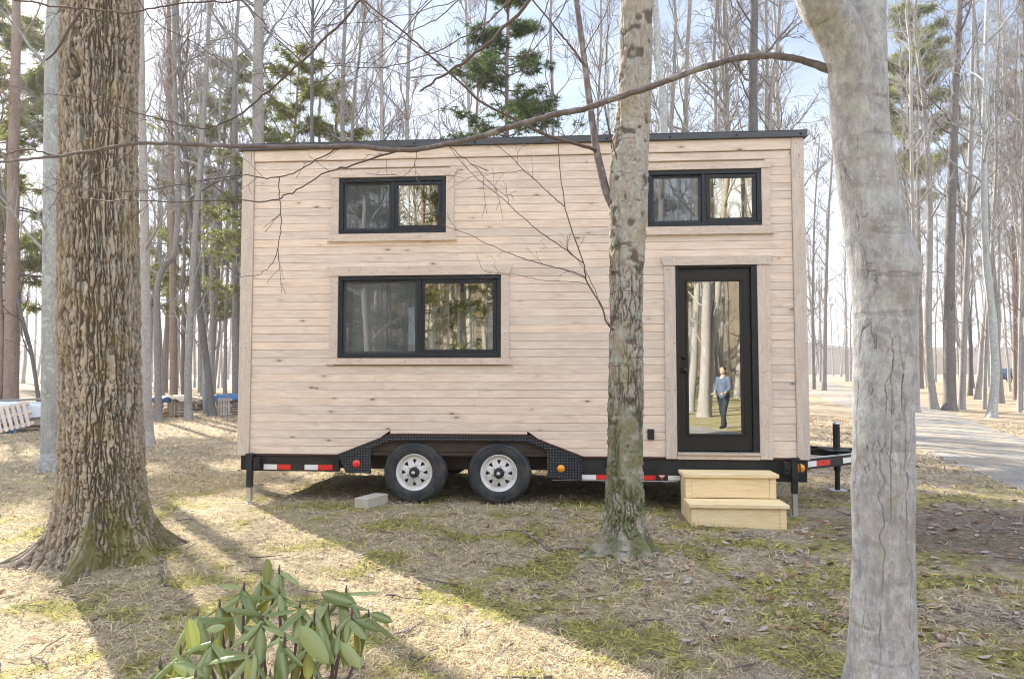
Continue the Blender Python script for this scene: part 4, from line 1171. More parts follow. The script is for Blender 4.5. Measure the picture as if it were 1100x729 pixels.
def tongue():
    t = MB()
    for s, y0 in ((1, .15), (-1, HD - .15)):
        p0 = np.array([5.98, y0]); p1 = np.array([7.35, 1.25 - s * .05]); d = p1 - p0; L = np.linalg.norm(d); a = math.atan2(d[1], d[0])
        box(t, 0, L, -.035, .035, -.055, .055, .004, M=TR((p0[0], p0[1], .43), rz=a))
    box(t, 6.10, 6.16, .25, HD - .25, .38, .48, .003); box(t, 6.7, 6.98, 1.02, 1.48, .488, .498, .002)
    box(t, 7.28, 7.62, 1.20, 1.30, .40, .48, .006)
    t.build('tongue', M['black'], house)
    e = MB()
    p0 = np.array([5.98, .15]); p1 = np.array([7.35, 1.2]); d = p1 - p0; L = np.linalg.norm(d); a = math.atan2(d[1], d[0]); B = TR((p0[0], p0[1], .43), rz=a)
    box(e, .12, L - .05, -.034, .034, .0565, .0615, M=B); e.build('tongue_top_rail', M['galv'], house)
    for x0, x1, m in ((.22, .37, 'white'), (.372, .62, 'red'), (.86, 1.10, 'white'), (1.102, 1.34, 'red')):
        b = MB(); box(b, x0, x1, -.0385, -.0362, -.03, .03, M=B); b.build('reflective_tape', M[m], house)
    b = MB(); tube(b, [(0, 0, .24), (0, 0, .80)], .040, 18); j = b.build('tongue_jack', M['black'], house); j.location = (6.84, 1.25, 0)
    b = MB(); lathe(b, [(.041, .80), (.038, .815), (.02, .825), (0, .827)], 18); b.build('jack_cap', M['galv'], j, True)
    b = MB(); tube(b, [(0, 0, .02), (0, 0, .24)], .030, 14); b.build('inner_tube', M['black'], j)
    b = MB(); box(b, -.09, .09, -.09, .09, .0, .02, .004); b.build('foot_plate', M['galv'], j)
    b = MB(); tube(b, [(0, -.04, .76), (0, -.10, .76), (-.02, -.10, .66)], .007, 6); b.build('crank', M['black'], j)
    w = MB(); tube(w, spline([(6.2, .9, .5), (6.6, 1.0, .53), (6.95, 1.1, .52), (7.3, 1.2, .5), (7.5, 1.2, .36), (7.45, 1.22, .2)], 30), .006, 5); w.build('wiring', M['black'], house)
    ch = MB()
    for s in (-1, 1):
        Q = spline([(7.3, 1.25 + s * .07, .40), (7.34, 1.25 + s * .08, .25), (7.42, 1.25 + s * .07, .20), (7.55, 1.25 + s * .04, .36)], 16)
        tube(ch, Q, .008, 5)
    ch.build('safety_chain', M['galv'], house)
tongue()

# ------------------------------------------------------------------ steps, block
def steps():
    o = hworld(4.79, -.03); z = -.075
    e = thing('wooden_steps', 'new pale pine box steps with two treads below the black door', 'steps', (o[0], o[1], z), -YAW)
    W = .885
    def tread(name, y0, y1, zt):
        mb = MB(); m = (y0 + y1) / 2
        box(mb, -.025, W + .025, y0, m - .0015, zt - .038, zt, .004); box(mb, -.025, W + .025, m + .0015, y1, zt - .038, zt, .004)
        mb.build('tread', M['pine'], e)
    tread('tread', -.335, .0, .475); tread('tread', -.655, -.32, .232)
    r = MB(); box(r, .062, W - .062, -.305, -.285, .235, .436, .002); r.build('riser', M['pine'], e)
    r = MB(); box(r, .062, W - .062, -.628, -.606, .0, .193, .002); r.build('riser', M['pine'], e)
    for x in (0.0, W - .04):
        s = MB(); box(s, x, x + .04, -.282, -.005, .0, .436, .002); box(s, x, x + .04, -.603, -.284, .0, .193, .002); s.build('side_panel', M['pine'], e)
        x0 = 0 if not x else W - .06
        s = MB(); box(s, x0, x0 + .06, -.312, -.284, .234, .435, .002); s.build('corner_post', M['pine'], e)
        s = MB(); box(s, x0, x0 + .06, -.632, -.605, .0, .193, .002); s.build('corner_post', M['pine'], e)
steps()
def block():
    p = hworld(1.535, -.12)
    mb = MB(); x0, x1, y0, y1 = -.13, .09, -.19, .19
    box(mb, -.085, .085, -.19, .19, -.005, .10, .006)
    o = mb.build('concrete_block', M['concrete']); o.location = (p[0], p[1], float(terrain(p[0], p[1]))); o.rotation_euler = (0, 0, math.radians(-24))
    tag(o, 'pale grey concrete block wedged against the left trailer wheel', 'concrete block')
block()

# ------------------------------------------------------------------ trees one can tell apart behind the house
hero_tree('bare_tree', 'blue-grey lichen-covered trunk standing right behind the massive mossy oak', [(54, 506), (54, 400), (55, 200), (57, 0)], 21, 'lichen', 101, start=.45)
hero_tree('bare_tree', 'straight pale grey trunk seen just to the right of the massive oak', [(160, 479), (157, 400), (156, 280), (152, 100), (151, 0)], 12, 'pale', 102, start=.4)
hero_tree('bare_tree', 'thin grey tree with a sharp elbow in its trunk, by the orange-ended firewood', [(171, 452), (169, 380), (169, 310), (177, 285), (187, 274), (192, 200), (188, 100), (186, 0)], 8, 'grey', 103, start=.3)
hero_tree('bare_tree', 'straight reddish-brown trunk rising behind the cream-covered stack', [(187, 432), (186, 330), (184, 200), (181, 0)], 9, 'brown', 104, H=20, start=.5)
hero_tree('bare_tree', 'grey-green trunk standing in front of the cream-covered stack', [(203, 451), (202, 400), (207, 300), (211, 230), (217, 150), (226, 0)], 8.5, 'grey', 105, start=.4)
hero_tree('bare_tree', 'dark brown trunk leaning to the left beside the blue-tarped stack', [(229, 447), (222, 390), (214, 330), (210, 290), (203, 220), (196, 120), (190, 0)], 8, 'dark', 106, start=.4)
hero_tree('bare_tree', 'grey trunk close beside the left edge of the house, forked high up', [(254, 440), (253, 300), (252, 150), (253, 60), (256, 0)], 9.5, 'grey', 107, start=.35)
hero_tree('bare_tree', 'thick grey trunk rising behind the left end of the house roof', [(277, 405), (277, 200), (277, 80), (278, 0)], 17, 'grey', 108, depth=15.5, start=.45)
hero_tree('pine_tree', 'thick reddish-brown trunk standing behind the white-covered lumber pile', [(12, 436), (13, 330), (14, 200), (17, 60), (18, 0)], 18, 'brown', 109, H=22, start=.55, nb=14)
hero_tree('bare_tree', 'thin dark tree leaning left, between the brown pine and the oak', [(44, 436), (34, 380), (22, 335), (10, 270), (0, 200)], 5, 'dark', 110, H=12, start=.3)
hero_tree('bare_tree', 'dark leaning trunk at the picture edge beside the brown pine trunk', [(-2, 436), (2, 380), (0, 320), (-6, 200)], 8, 'brown', 111, H=14, start=.5)
hero_tree('bare_tree', 'dark slim trunk among yellow-green boughs above the small upper window', [(335, 405), (335, 100), (336, 0)], 6, 'dark', 112, depth=19, start=.5)
hero_tree('bare_tree', 'slim grey trunk above the left upper window, right of the darker slim one', [(369, 405), (368, 140), (369, 60), (371, 0)], 7, 'grey', 113, depth=18, start=.35)
hero_tree('bare_tree', 'slim trunk leaning right as it rises above the roof, left of centre', [(376, 405), (378, 150), (386, 60), (394, 0)], 5, 'grey', 114, depth=20, start=.3)
hero_tree('bare_tree', 'pale slim tree standing alone behind the roof above the lower left window', [(409, 405), (410, 150), (409, 60), (406, 0)], 6, 'pale', 115, depth=18, start=.3)
hero_tree('bare_tree', 'slim pale tree behind the roof midway along the house front', [(436, 405), (437, 150), (439, 60), (440, 0)], 6, 'pale', 116, depth=18, start=.3)
hero_tree('bare_tree', 'thin pale tree just left of the flaky-barked tree above the roof', [(596, 405), (594, 140), (592, 60), (592, 0)], 5, 'pale', 117, depth=19, start=.3)
hero_tree('bare_tree', 'dark-barked trunk leaning left above the roof, right beside the flaky-barked tree', [(716, 405), (713, 140), (706, 60), (703, 0)], 12, 'lichen', 118, depth=16, start=.45)
hero_tree('bare_tree', 'slim grey tree above the right upper window, second right of the flaky-barked tree', [(737, 405), (737, 140), (738, 60), (741, 0)], 8, 'grey', 119, depth=18, start=.3)
hero_tree('bare_tree', 'slender tree rising behind the roof over the middle of the right upper window', [(769, 405), (769, 140), (767, 60), (770, 0)], 6, 'grey', 120, depth=19, start=.3)
hero_tree('bare_tree', 'thickest dark trunk behind the roof near its right end', [(810, 405), (809, 140), (809, 60), (810, 0)], 15, 'dark', 121, depth=17, start=.5)
hero_tree('bare_tree', 'slim trunk that touches the right side of the thick dark trunk behind the roof', [(823, 405), (823, 140), (824, 60), (823, 0)], 6, 'grey', 122, depth=20, start=.35)
hero_tree('bare_tree', 'slim tree leaning right behind the right end of the roof', [(822, 405), (826, 140), (834, 60), (838, 0)], 7, 'grey', 123, depth=18, start=.3)
hero_tree('bare_tree', 'straight dark grey trunk, the thickest one beyond the gravel driveway', [(1020, 437), (1020, 300), (1023, 180), (1028, 60), (1031, 0)], 14.5, 'dark', 124, H=20, start=.45)
hero_tree('bare_tree', 'crooked grey trunk left of the thick dark trunk beyond the driveway', [(1004, 438), (998, 390), (997, 320), (999, 240), (995, 140), (988, 70), (983, 30), (984, 0)], 9.5, 'grey', 125, start=.4)
hero_tree('bare_tree', 'blue-grey curved trunk with spreading roots, nearest the driveway at the right', [(1065, 448), (1069, 400), (1066, 340), (1059, 270), (1057, 180), (1059, 60), (1061, 0)], 10.5, 'lichen', 126, start=.4)
hero_tree('bare_tree', 'pale pinkish trunk between the thick dark trunk and the curved one beyond the driveway', [(1032, 433), (1037, 330), (1042, 180), (1046, 0)], 8.5, 'pale', 127, start=.4)
hero_tree('bare_tree', 'pale trunk leaning right, with a flared base, behind the curved blue-grey trunk', [(1050, 428), (1055, 370), (1060, 320), (1068, 200), (1073, 60)], 6.5, 'pale', 128, start=.4)
hero_tree('bare_tree', 'short-looking thin trunk close left of the curved blue-grey trunk', [(1057, 436), (1059, 380), (1063, 300), (1070, 180)], 5, 'grey', 129, start=.3)
hero_tree('bare_tree', 'slim brownish tree at the right picture edge in front of the parked car', [(1091, 429), (1090, 330), (1088, 240), (1090, 120), (1094, 0)], 6, 'brown', 130, start=.3)
hero_tree('bare_tree', 'crooked slim tree leaning out at the right picture edge', [(1095, 429), (1097, 360), (1090, 300), (1080, 240), (1072, 200)], 4, 'grey', 131, H=10, start=.3)
hero_tree('bare_tree', 'grey trunk just right of the smooth near trunk, beside the driveway', [(985, 434), (984, 340), (980, 200), (978, 60)], 6, 'pale', 132, start=.4)
hero_tree('bare_tree', 'bare tree with spreading top beyond the driveway, close to the right house corner', [(874, 419), (873, 330), (875, 230), (880, 150)], 4, 'grey', 133, H=16, start=.25, nb=30, depth=44)
hero_tree('bare_tree', 'taller bare tree beyond the end of the driveway, left of the smooth near trunk', [(885, 419), (887, 320), (890, 230), (897, 130)], 5, 'grey', 134, H=18, start=.25, nb=30, depth=42)

hero_tree('bare_tree', 'slim trunk standing hidden behind the massive oak, its shadow crossing the sunlit grass', [(93, 405), (93, 200), (94, 0)], 17, 'grey', 135, depth=12.5, start=.6, nb=12, low=0, Lmax=2.0)
pine_tree('pine_tree', 'pine with long drooping boughs at the top left corner, left of the oak', -8, 31, 17, .14, 'needle_yellow', 201, 4.2, 5.5, 60, .42, nn=24, dens=1.9)
pine_tree('pine_tree', 'tall yellow-green pine seen between the oak and the house', 226, 31, 15, .14, 'needle_yellow', 202, 3.2, 3.8, 58, .34, nn=22, dens=1.9)
pine_tree('pine_tree', 'slim thin-boughed pine right of the oak, further back', 178, 38, 15, .12, 'needle_yellow', 203, 4, 2.8, 34, .40)
pine_tree('pine_tree', 'bushy yellow-green pine above the left end of the roof', 305, 23, 12, .12, 'needle_yellow', 204, 3.5, 3.0, 60, .26, nn=24, dens=2.0)
pine_tree('pine_tree', 'yellow-green pine above the small upper left window, behind slim trunks', 352, 25, 11.5, .12, 'needle_yellow', 205, 3.5, 2.9, 60, .26, nn=24, dens=2.0)
pine_tree('spruce_tree', 'dark green spruce standing behind the middle of the roof', 540, 19, 13.5, .12, 'needle_dark', 206, 3.4, 2.2, 84, .19, nn=30, dens=3.0)
pine_tree('pine_tree', 'pale yellow pine high beyond the driveway, right of the smooth near trunk', 988, 46, 25, .2, 'needle_yellow', 207, 13, 4.8, 50, .55, nn=22, dens=1.7)
pine_tree('pine_tree', 'blue-green pine reaching in at the right picture edge', 1135, 38, 22, .2, 'needle_blue', 208, 12, 3.6, 44, .5, dens=1.2)

# ------------------------------------------------------------------ many alike bare trees of the woods
VAR = []
def variant(seed, H, r, nb, Lmax, tw):
    rng = np.random.default_rng(seed)
    P = trunk_path((0, 0, 0), H, r, rng, (rng.normal(0, .6), rng.normal(0, .6)), .13, 14, 1.5)
    t = trunk_mb(P, 9); c = MB(); crown(c, P, rng, .36, nb, Lmax, tw, minr=.007, low=6)
    return t, c
for k in range(9):
    t, c = variant(300 + k, 15 + (k % 4) * 1.6, .065 + .014 * (k % 5), 26, 2.8, (6, 5))
    m = M[('grey', 'pale', 'dark', 'grey', 'pale', 'brown', 'lichen', 'pale', 'grey')[k]]
    VAR.append((t.mesh('trunk', m, True), c.mesh('crown', m, True), t, c))
rngw = np.random.default_rng(77)
GROUPS = {'left': ('one of the many alike slim bare trees in the woods left of the house', 'slim bare trees left of the house'),
          'mid': ('one of the many alike slim bare trees rising behind the roof of the house', 'slim bare trees behind the roof'),
          'right': ('one of the many alike slim bare trees beyond the gravel driveway', 'slim bare trees beyond the driveway')}
placed = []
def scatter(n, u0, u1, y0, y1, g):
    k = tries = 0
    while k < n and tries < 4000:
        tries += 1
        y = y0 + (y1 - y0) * rngw.uniform(0, 1) ** .8; u = rngw.uniform(u0, u1); x = (u - 550) / F * y
        w = corridor(x, y)
        if -.5 < w < 2.75 and y < 52: continue
        if 2.75 <= w < 6.5 and y < 50 and rngw.uniform() < .65: continue
        if in_drive(x, y, .8): continue
        if min([math.hypot(x - a, y - b) for a, b in placed] + [9]) < 1.1: continue
        placed.append((x, y)); k += 1
        i = rngw.integers(0, len(VAR)); s_ = rngw.uniform(.8, 1.15)
        lab, grp = GROUPS[g]
        e = thing('bare_tree', lab, 'tree', (x, y, float(terrain(x, y)) - .02), rngw.uniform(0, 6.28), grp)
        e.scale = (s_, s_, s_ * rngw.uniform(.9, 1.15))
        for nm, me in (('trunk', VAR[i][0]), ('crown', VAR[i][1])):
            o = bpy.data.objects.new(nm, me); COL.objects.link(o); o.parent = e
scatter(40, -90, 262, 22, 58, 'left')
scatter(40, 262, 862, 17, 48, 'mid')
scatter(48, 868, 1190, 24, 62, 'right')

# ------------------------------------------------------------------ woods too many to count: far ahead, and those behind the camera that the windows mirror
def merged(name, spots, label, variants, mat, with_pines=()):
    tr = []; 
    mb = MB()
    arrs = []
    for t, c in variants:
        b = MB(); v, q, tt = t.arrays(); b.add(v, q, tt); v, q, tt = c.arrays(); b.add(v, q, tt); arrs.append(b.arrays())
    for (x, y, i, rz, s_) in spots:
        v, q, tt = arrs[i % len(arrs)]
        ca, sa = math.cos(rz), math.sin(rz)
        R = np.array([[ca, -sa, 0], [sa, ca, 0], [0, 0, 1.]])
        mb.add(v @ R.T * s_ + np.array([x, y, float(terrain(x, y)) - .02]), q, tt)
    o = mb.build(name, M[mat], None, True)
    return tag(o, label, 'woods', kind='stuff')
low = []
for k in range(6):
    low.append(variant(400 + k, 15 + k % 3 * 2, .12 + .02 * (k % 3), 20, 3.2, (4, 3)))
sp = []
while len(sp) < 330:
    a = math.radians(rngw.uniform(-50, 50)); d = rngw.uniform(58, 135); x, y = d * math.sin(a), d * math.cos(a)
    if in_drive(x, y, 2) and y < 75: continue
    sp.append((x, y, int(rngw.integers(0, 6)), rngw.uniform(0, 6.28), rngw.uniform(.8, 1.25)))
merged('far_woods', sp, 'hazy mass of bare grey trees filling the distance', low, 'pale')
def behind():
    dl = []
    for k in range(5): dl.append(variant(500 + k, 16 + k % 3 * 2, .15 + .03 * (k % 3), 22, 3.4, (5, 3)))
    sp = []
    while len(sp) < 260:
        y = -rngw.uniform(9, 48); x = rngw.uniform(-34, 30)
        if in_drive(x, y, .6) and y > -14: continue
        if math.hypot(x - 4, y + 5.4) < 2.5: continue
        sp.append((x, y, int(rngw.integers(0, 5)), rngw.uniform(0, 6.28), rngw.uniform(.8, 1.2)))
    merged('facing_woods', sp, 'sunlit bare woods opposite the house, mirrored in its windows', dl, 'pale')
behind()
for k, (x, y, H) in enumerate(((-7.5, -15, 15), (-4.2, -19, 17), (-12, -20, 16), (2.5, -24, 16), (-9.5, -11, 13), (-15, -14, 15), (-6, -27, 18), (12, -30, 17))):
    pine_tree('pine_tree', 'yellow-green pine opposite the house, mirrored in its windows', 0, 0, H, .16, 'needle_yellow', 520 + k, 2.5, 3.0, 44, .40, nn=14, loc=(x, y), group='pines opposite the house', dens=1.5)

# far low hill behind the woods
def hill():
    a = np.radians(np.linspace(-75, 75, 90)); rr = np.array([150, 175, 205, 240, 290.]); hh = np.array([-1, 5, 9, 11, 8.])
    A, R = np.meshgrid(a, rr, indexing='ij'); Hh = np.broadcast_to(hh, A.shape)
    X, Y = R * np.sin(A), R * np.cos(A)
    Z = Hh * (1 + .5 * vnoise(np.stack([X * .02, Y * .02, X * 0], -1))) + 1
    n = len(rr); i = np.arange(len(a) - 1)[:, None] * n + np.arange(n - 1)[None]
    mb = MB(); mb.add(np.stack([X, Y, Z], -1).reshape(-1, 3), np.stack([i, i + n, i + n + 1, i + 1], -1).reshape(-1, 4))
    tag(mb.build('hill', M['hill'], smooth=True), kind='structure')
hill()
def ridge():  # unseen rise, added to cover the low sky mirrored in the windows
    a = np.radians(np.linspace(95, 265, 80)); rr = np.array([50, 62, 76, 92, 112, 140.]); hh = np.array([0, 5, 13, 20, 24, 24.])
    A, R = np.meshgrid(a, rr, indexing='ij'); Hh = np.broadcast_to(hh, A.shape)
    X, Y = R * np.sin(A), R * np.cos(A)
    Z = Hh * (.9 + .3 * vnoise(np.stack([X * .03, Y * .03, X * 0], -1))) * sstep(0, .35, -np.cos(A)) + .2
    n = len(rr); i = np.arange(len(a) - 1)[:, None] * n + np.arange(n - 1)[None]
    mb = MB(); mb.add(np.stack([X, Y, Z], -1).reshape(-1, 3), np.stack([i, i + n, i + n + 1, i + 1], -1).reshape(-1, 4))
    tag(mb.build('added_hillside', M['slope'], smooth=True), kind='structure')
ridge()

# ------------------------------------------------------------------ stacks and covers in the woods on the left
def sag(mb, x0, x1, y0, y1, z, drop, rng, n=14, amp=.05):
    """a draped cover with folds: top sheet and hanging sides."""
    U, V = np.meshgrid(np.linspace(-.35, 1.35, n), np.linspace(-.35, 1.35, n), indexing='ij')
    cx = np.clip(U, 0, 1); cy = np.clip(V, 0, 1)
    over = np.maximum(np.abs(U - cx), np.abs(V - cy)) / .35
    X = x0 + (x1 - x0) * cx + (U - cx) * .25 * (x1 - x0) * .3; Y = y0 + (y1 - y0) * cy + (V - cy) * .25 * (y1 - y0) * .3
    k = rng.uniform(0, 50)
    nz = vnoise(np.stack([U * 5 + k, V * 5, U * 0], -1))
    Z = z + amp * nz - drop * over * (1 + .35 * vnoise(np.stack([U * 3 + k, V * 3, U * 0 + 4], -1)))
    X = X + over * amp * vnoise(np.stack([V * 14 + k, U * 3, U * 0 + 2], -1)); Y = Y + over * amp * vnoise(np.stack([U * 14 + k, V * 3, U * 0 + 3], -1))
    i = np.arange(n - 1)[:, None] * n + np.arange(n - 1)[None]
    mb.add(np.stack([X, Y, Z], -1).reshape(-1, 3), np.stack([i, i + n, i + n + 1, i + 1], -1).reshape(-1, 4))
    mb.add(np.stack([X, Y, Z - .012], -1).reshape(-1, 3), np.stack([i, i + 1, i + n + 1, i + n], -1).reshape(-1, 4))
def px_thing(u, v, name, label, cat, rz=0., group=None):
    x, y, z = ground_at(u, v); e = thing(name, label, cat, (x, y, z), rz - math.atan2(x, y), group)
    return e, math.hypot(x, y) / F
def logs(mb, x0, x1, y0, y1, h, r, rng):
    z = r
    while z < h:
        x = x0 + r
        while x < x1 - r * .5:
            rr = r * rng.uniform(.8, 1.1)
            tube(mb, [(x, y0 + rng.uniform(-.03, .03), z), (x, y1, z)], rr, 8); x += 2.05 * r
        z += 1.75 * r; x0 += r * .2; x1 -= r * .2
def pallet(mb, W, H, Mx, n=6):
    s = W / (n + .4)
    for k in range(n): box(mb, k * s, k * s + s * .68, -.02, .0, 0, H, .004, M=Mx)
    for z in (.03, H * .5, H - .10): box(mb, 0, W, .002, .09, z, z + .08, .004, M=Mx)
rs = np.random.default_rng(9)
def stacks():
    e, k = px_thing(172, 449, 'firewood_stack', 'orange-ended firewood stack under a dark navy tarp, beside the elbow-trunked tree', 'firewood')
    b = MB(); logs(b, -8 * k, 7 * k, 0, .9, 18 * k, .075, rs); b.build('logs', M['log'], e, True)
    b = MB(); sag(b, -9 * k, 8 * k, -.05, .9, 19.5 * k, 3 * k, rs); b.build('tarp', M['navytarp'], e, True)
    e, k = px_thing(190, 447, 'covered_stack', 'wood stack draped with a cream cover, slatted brown end showing', 'wood stack')
    b = MB()
    for j in range(7): box(b, -1 * k, 11 * k, .02, .95, (1 + j * 2.6) * k, (3.0 + j * 2.6) * k, .01)
    for x in (-8, -4, 1, 9): box(b, x * k, (x + 1.2) * k, .0, .04, 0, 19 * k)
    b.build('planks', M['pallet'], e)
    b = MB(); box(b, -8.5 * k, -1.2 * k, .05, .95, 0, 18 * k, .03); b.build('bundle', M['creamtarp'], e)
    b = MB(); sag(b, -10 * k, 11.5 * k, -.06, .98, 20 * k, 4.5 * k, rs, 18, .04); b.build('cover', M['creamtarp'], e, True)
    e, k = px_thing(211, 440, 'firewood_stack', 'small grey-brown log pile right of the cream-covered stack', 'firewood')
    b = MB(); logs(b, -6 * k, 5 * k, 0, .8, 10 * k, .09, rs); b.build('logs', M['loggrey'], e, True)
    e, k = px_thing(220, 439, 'tarp_bundle', 'small crumpled dark blue tarp bundle between the log pile and the leaning trunk', 'tarp')
    b = MB(); sag(b, -5 * k, 5 * k, 0, .7, 8 * k, 8 * k, rs, 14, .09); b.build('tarp', M['navytarp'], e, True)
    e, k = px_thing(246, 445, 'covered_stack', 'lumber stack under a bright blue tarp next to the house corner', 'wood stack')
    b = MB()
    for j in range(7): box(b, -12 * k, 14 * k, .05 + .02 * (j % 2), 1.0, (1 + j * 2.5) * k, (2.7 + j * 2.5) * k, .008)
    b.build('planks', M['pallet'], e)
    b = MB(); sag(b, -14 * k, 15 * k, -.05, 1.05, 20 * k, 5 * k, rs, 18, .05); b.build('tarp', M['bluetarp'], e, True)
    x, y, z = e.location
    p, k = px_thing(243, 446.5, 'pallet', 'weathered grey pallet leaning against the blue-tarped lumber', 'pallet')
    b = MB(); pallet(b, 13 * k, 18 * k, TR((-8 * k, -.06, 0), rx=-.16), 5); b.build('slats', M['pallet'], p)
    # white-covered pile at the picture's left edge
    e, k = px_thing(34, 463, 'covered_lumber_pile', 'low lumber pile under a pale blue-white cover with poles on top, left of the oak', 'lumber pile')
    b = MB(); box(b, -58 * k, 36 * k, .25, 1.3, .02, .10, .01); box(b, -58 * k, 36 * k, .15, 1.2, .12, 20 * k, .02); b.build('planks', M['pallet'], e)
    b = MB(); sag(b, -60 * k, 38 * k, .10, 1.3, 25 * k, 14 * k, rs, 22, .035); b.build('cover', M['whitetarp'], e, True)
    b = MB()
    for j in range(4):
        yy = .15 + .2 * j; z0 = 27 * k + rs.uniform(0, .03)
        tube(b, spline([(-62 * k, yy, z0), (-20 * k, yy + .05, z0 - .01), (10 * k, yy, z0 + .02), (45 * k, yy + .03, z0 + .03)], 16), .022, 7)
    b.build('poles', M['pale'], e, True)
    p, k = px_thing(22, 463.5, 'pallet', 'whitish pallet leaning against the pale blue-white covered lumber pile', 'pallet')
    b = MB(); pallet(b, 26 * k, 23 * k, TR((-15 * k, -.34, 0), rx=-.30, ry=-.24), 6); b.build('slats', M['trim'], p)
    o, k = px_thing(14, 465, 'tarp_bundle', 'tiny crumpled bright blue tarp at the foot of the whitish pallet', 'tarp')
    b = MB(); sag(b, -2 * k, 2 * k, -.05, .12, .10, .08, rs, 10, .03); b.build('tarp', M['bluetarp'], o, True)
    e, k = px_thing(2, 462, 'firewood_stack', 'dark log heap at the left picture edge beside the whitish pallet', 'firewood')
    b = MB(); logs(b, -16 * k, 6 * k, 0, .6, 15 * k, .07, rs); b.build('logs', M['loggrey'], e, True)
stacks()

def car():
    x, y = 52.6, 75.; z = float(terrain(x, y))
    e = thing('parked_car', 'dark blue car parked in the distance behind the trees at the right edge', 'car', (x, y, z), math.radians(12))
    side = [(-2.2, .45), (-2.25, .75), (-2.1, .95), (-1.2, 1.0), (-.55, 1.45), (.75, 1.48), (1.5, 1.05), (2.15, .95), (2.25, .6), (2.2, .35), (1.75, .33), (1.6, .62), (1.3, .70), (1.0, .62), (.85, .30), (-.95, .30), (-1.1, .62), (-1.4, .7), (-1.7, .62), (-1.85, .33)]
    b = MB(); prism(b, side, -.86, .86); b.build('body', M['carpaint'], e)
    b = MB(); prism(b, [(-1.02, 1.02), (-.50, 1.40), (.05, 1.42), (.05, 1.02)], -.868, .868); prism(b, [(.12, 1.02), (.12, 1.42), (.72, 1.42), (1.35, 1.05)], -.868, .868); b.build('window', M['carglass'], e)
    for wx in (-1.4, 1.3):
        for wy in (-.87, .69):
            b = MB(); lathe(b, [(.0, 0), (.2, 0), (.21, .02), (.32, .02), (.33, .16), (.2, .18), (0, .18)], 20, TR((wx, wy + .18, .33), rx=PI / 2)); w_ = b.build('wheel', M['rubber'], e, True)
            b = MB(); lathe(b, [(.2, .0), (.19, .03), (0, .02)], 20, TR((wx, wy + (.18 if wy > 0 else 0), .33), rx=PI / 2 if wy < 0 else -PI / 2)); b.build('rim', M['galv'], w_, True)
    for yy in (-.6, .6):
        b = MB(); box(b, -2.262, -2.16, yy - .2, yy + .2, .68, .82, .02); b.build('headlight', M['white'], e)
        b = MB(); box(b, 2.16, 2.256, yy - .2, yy + .2, .72, .86, .02); b.build('tail_light', M['redlens'], e)
car()

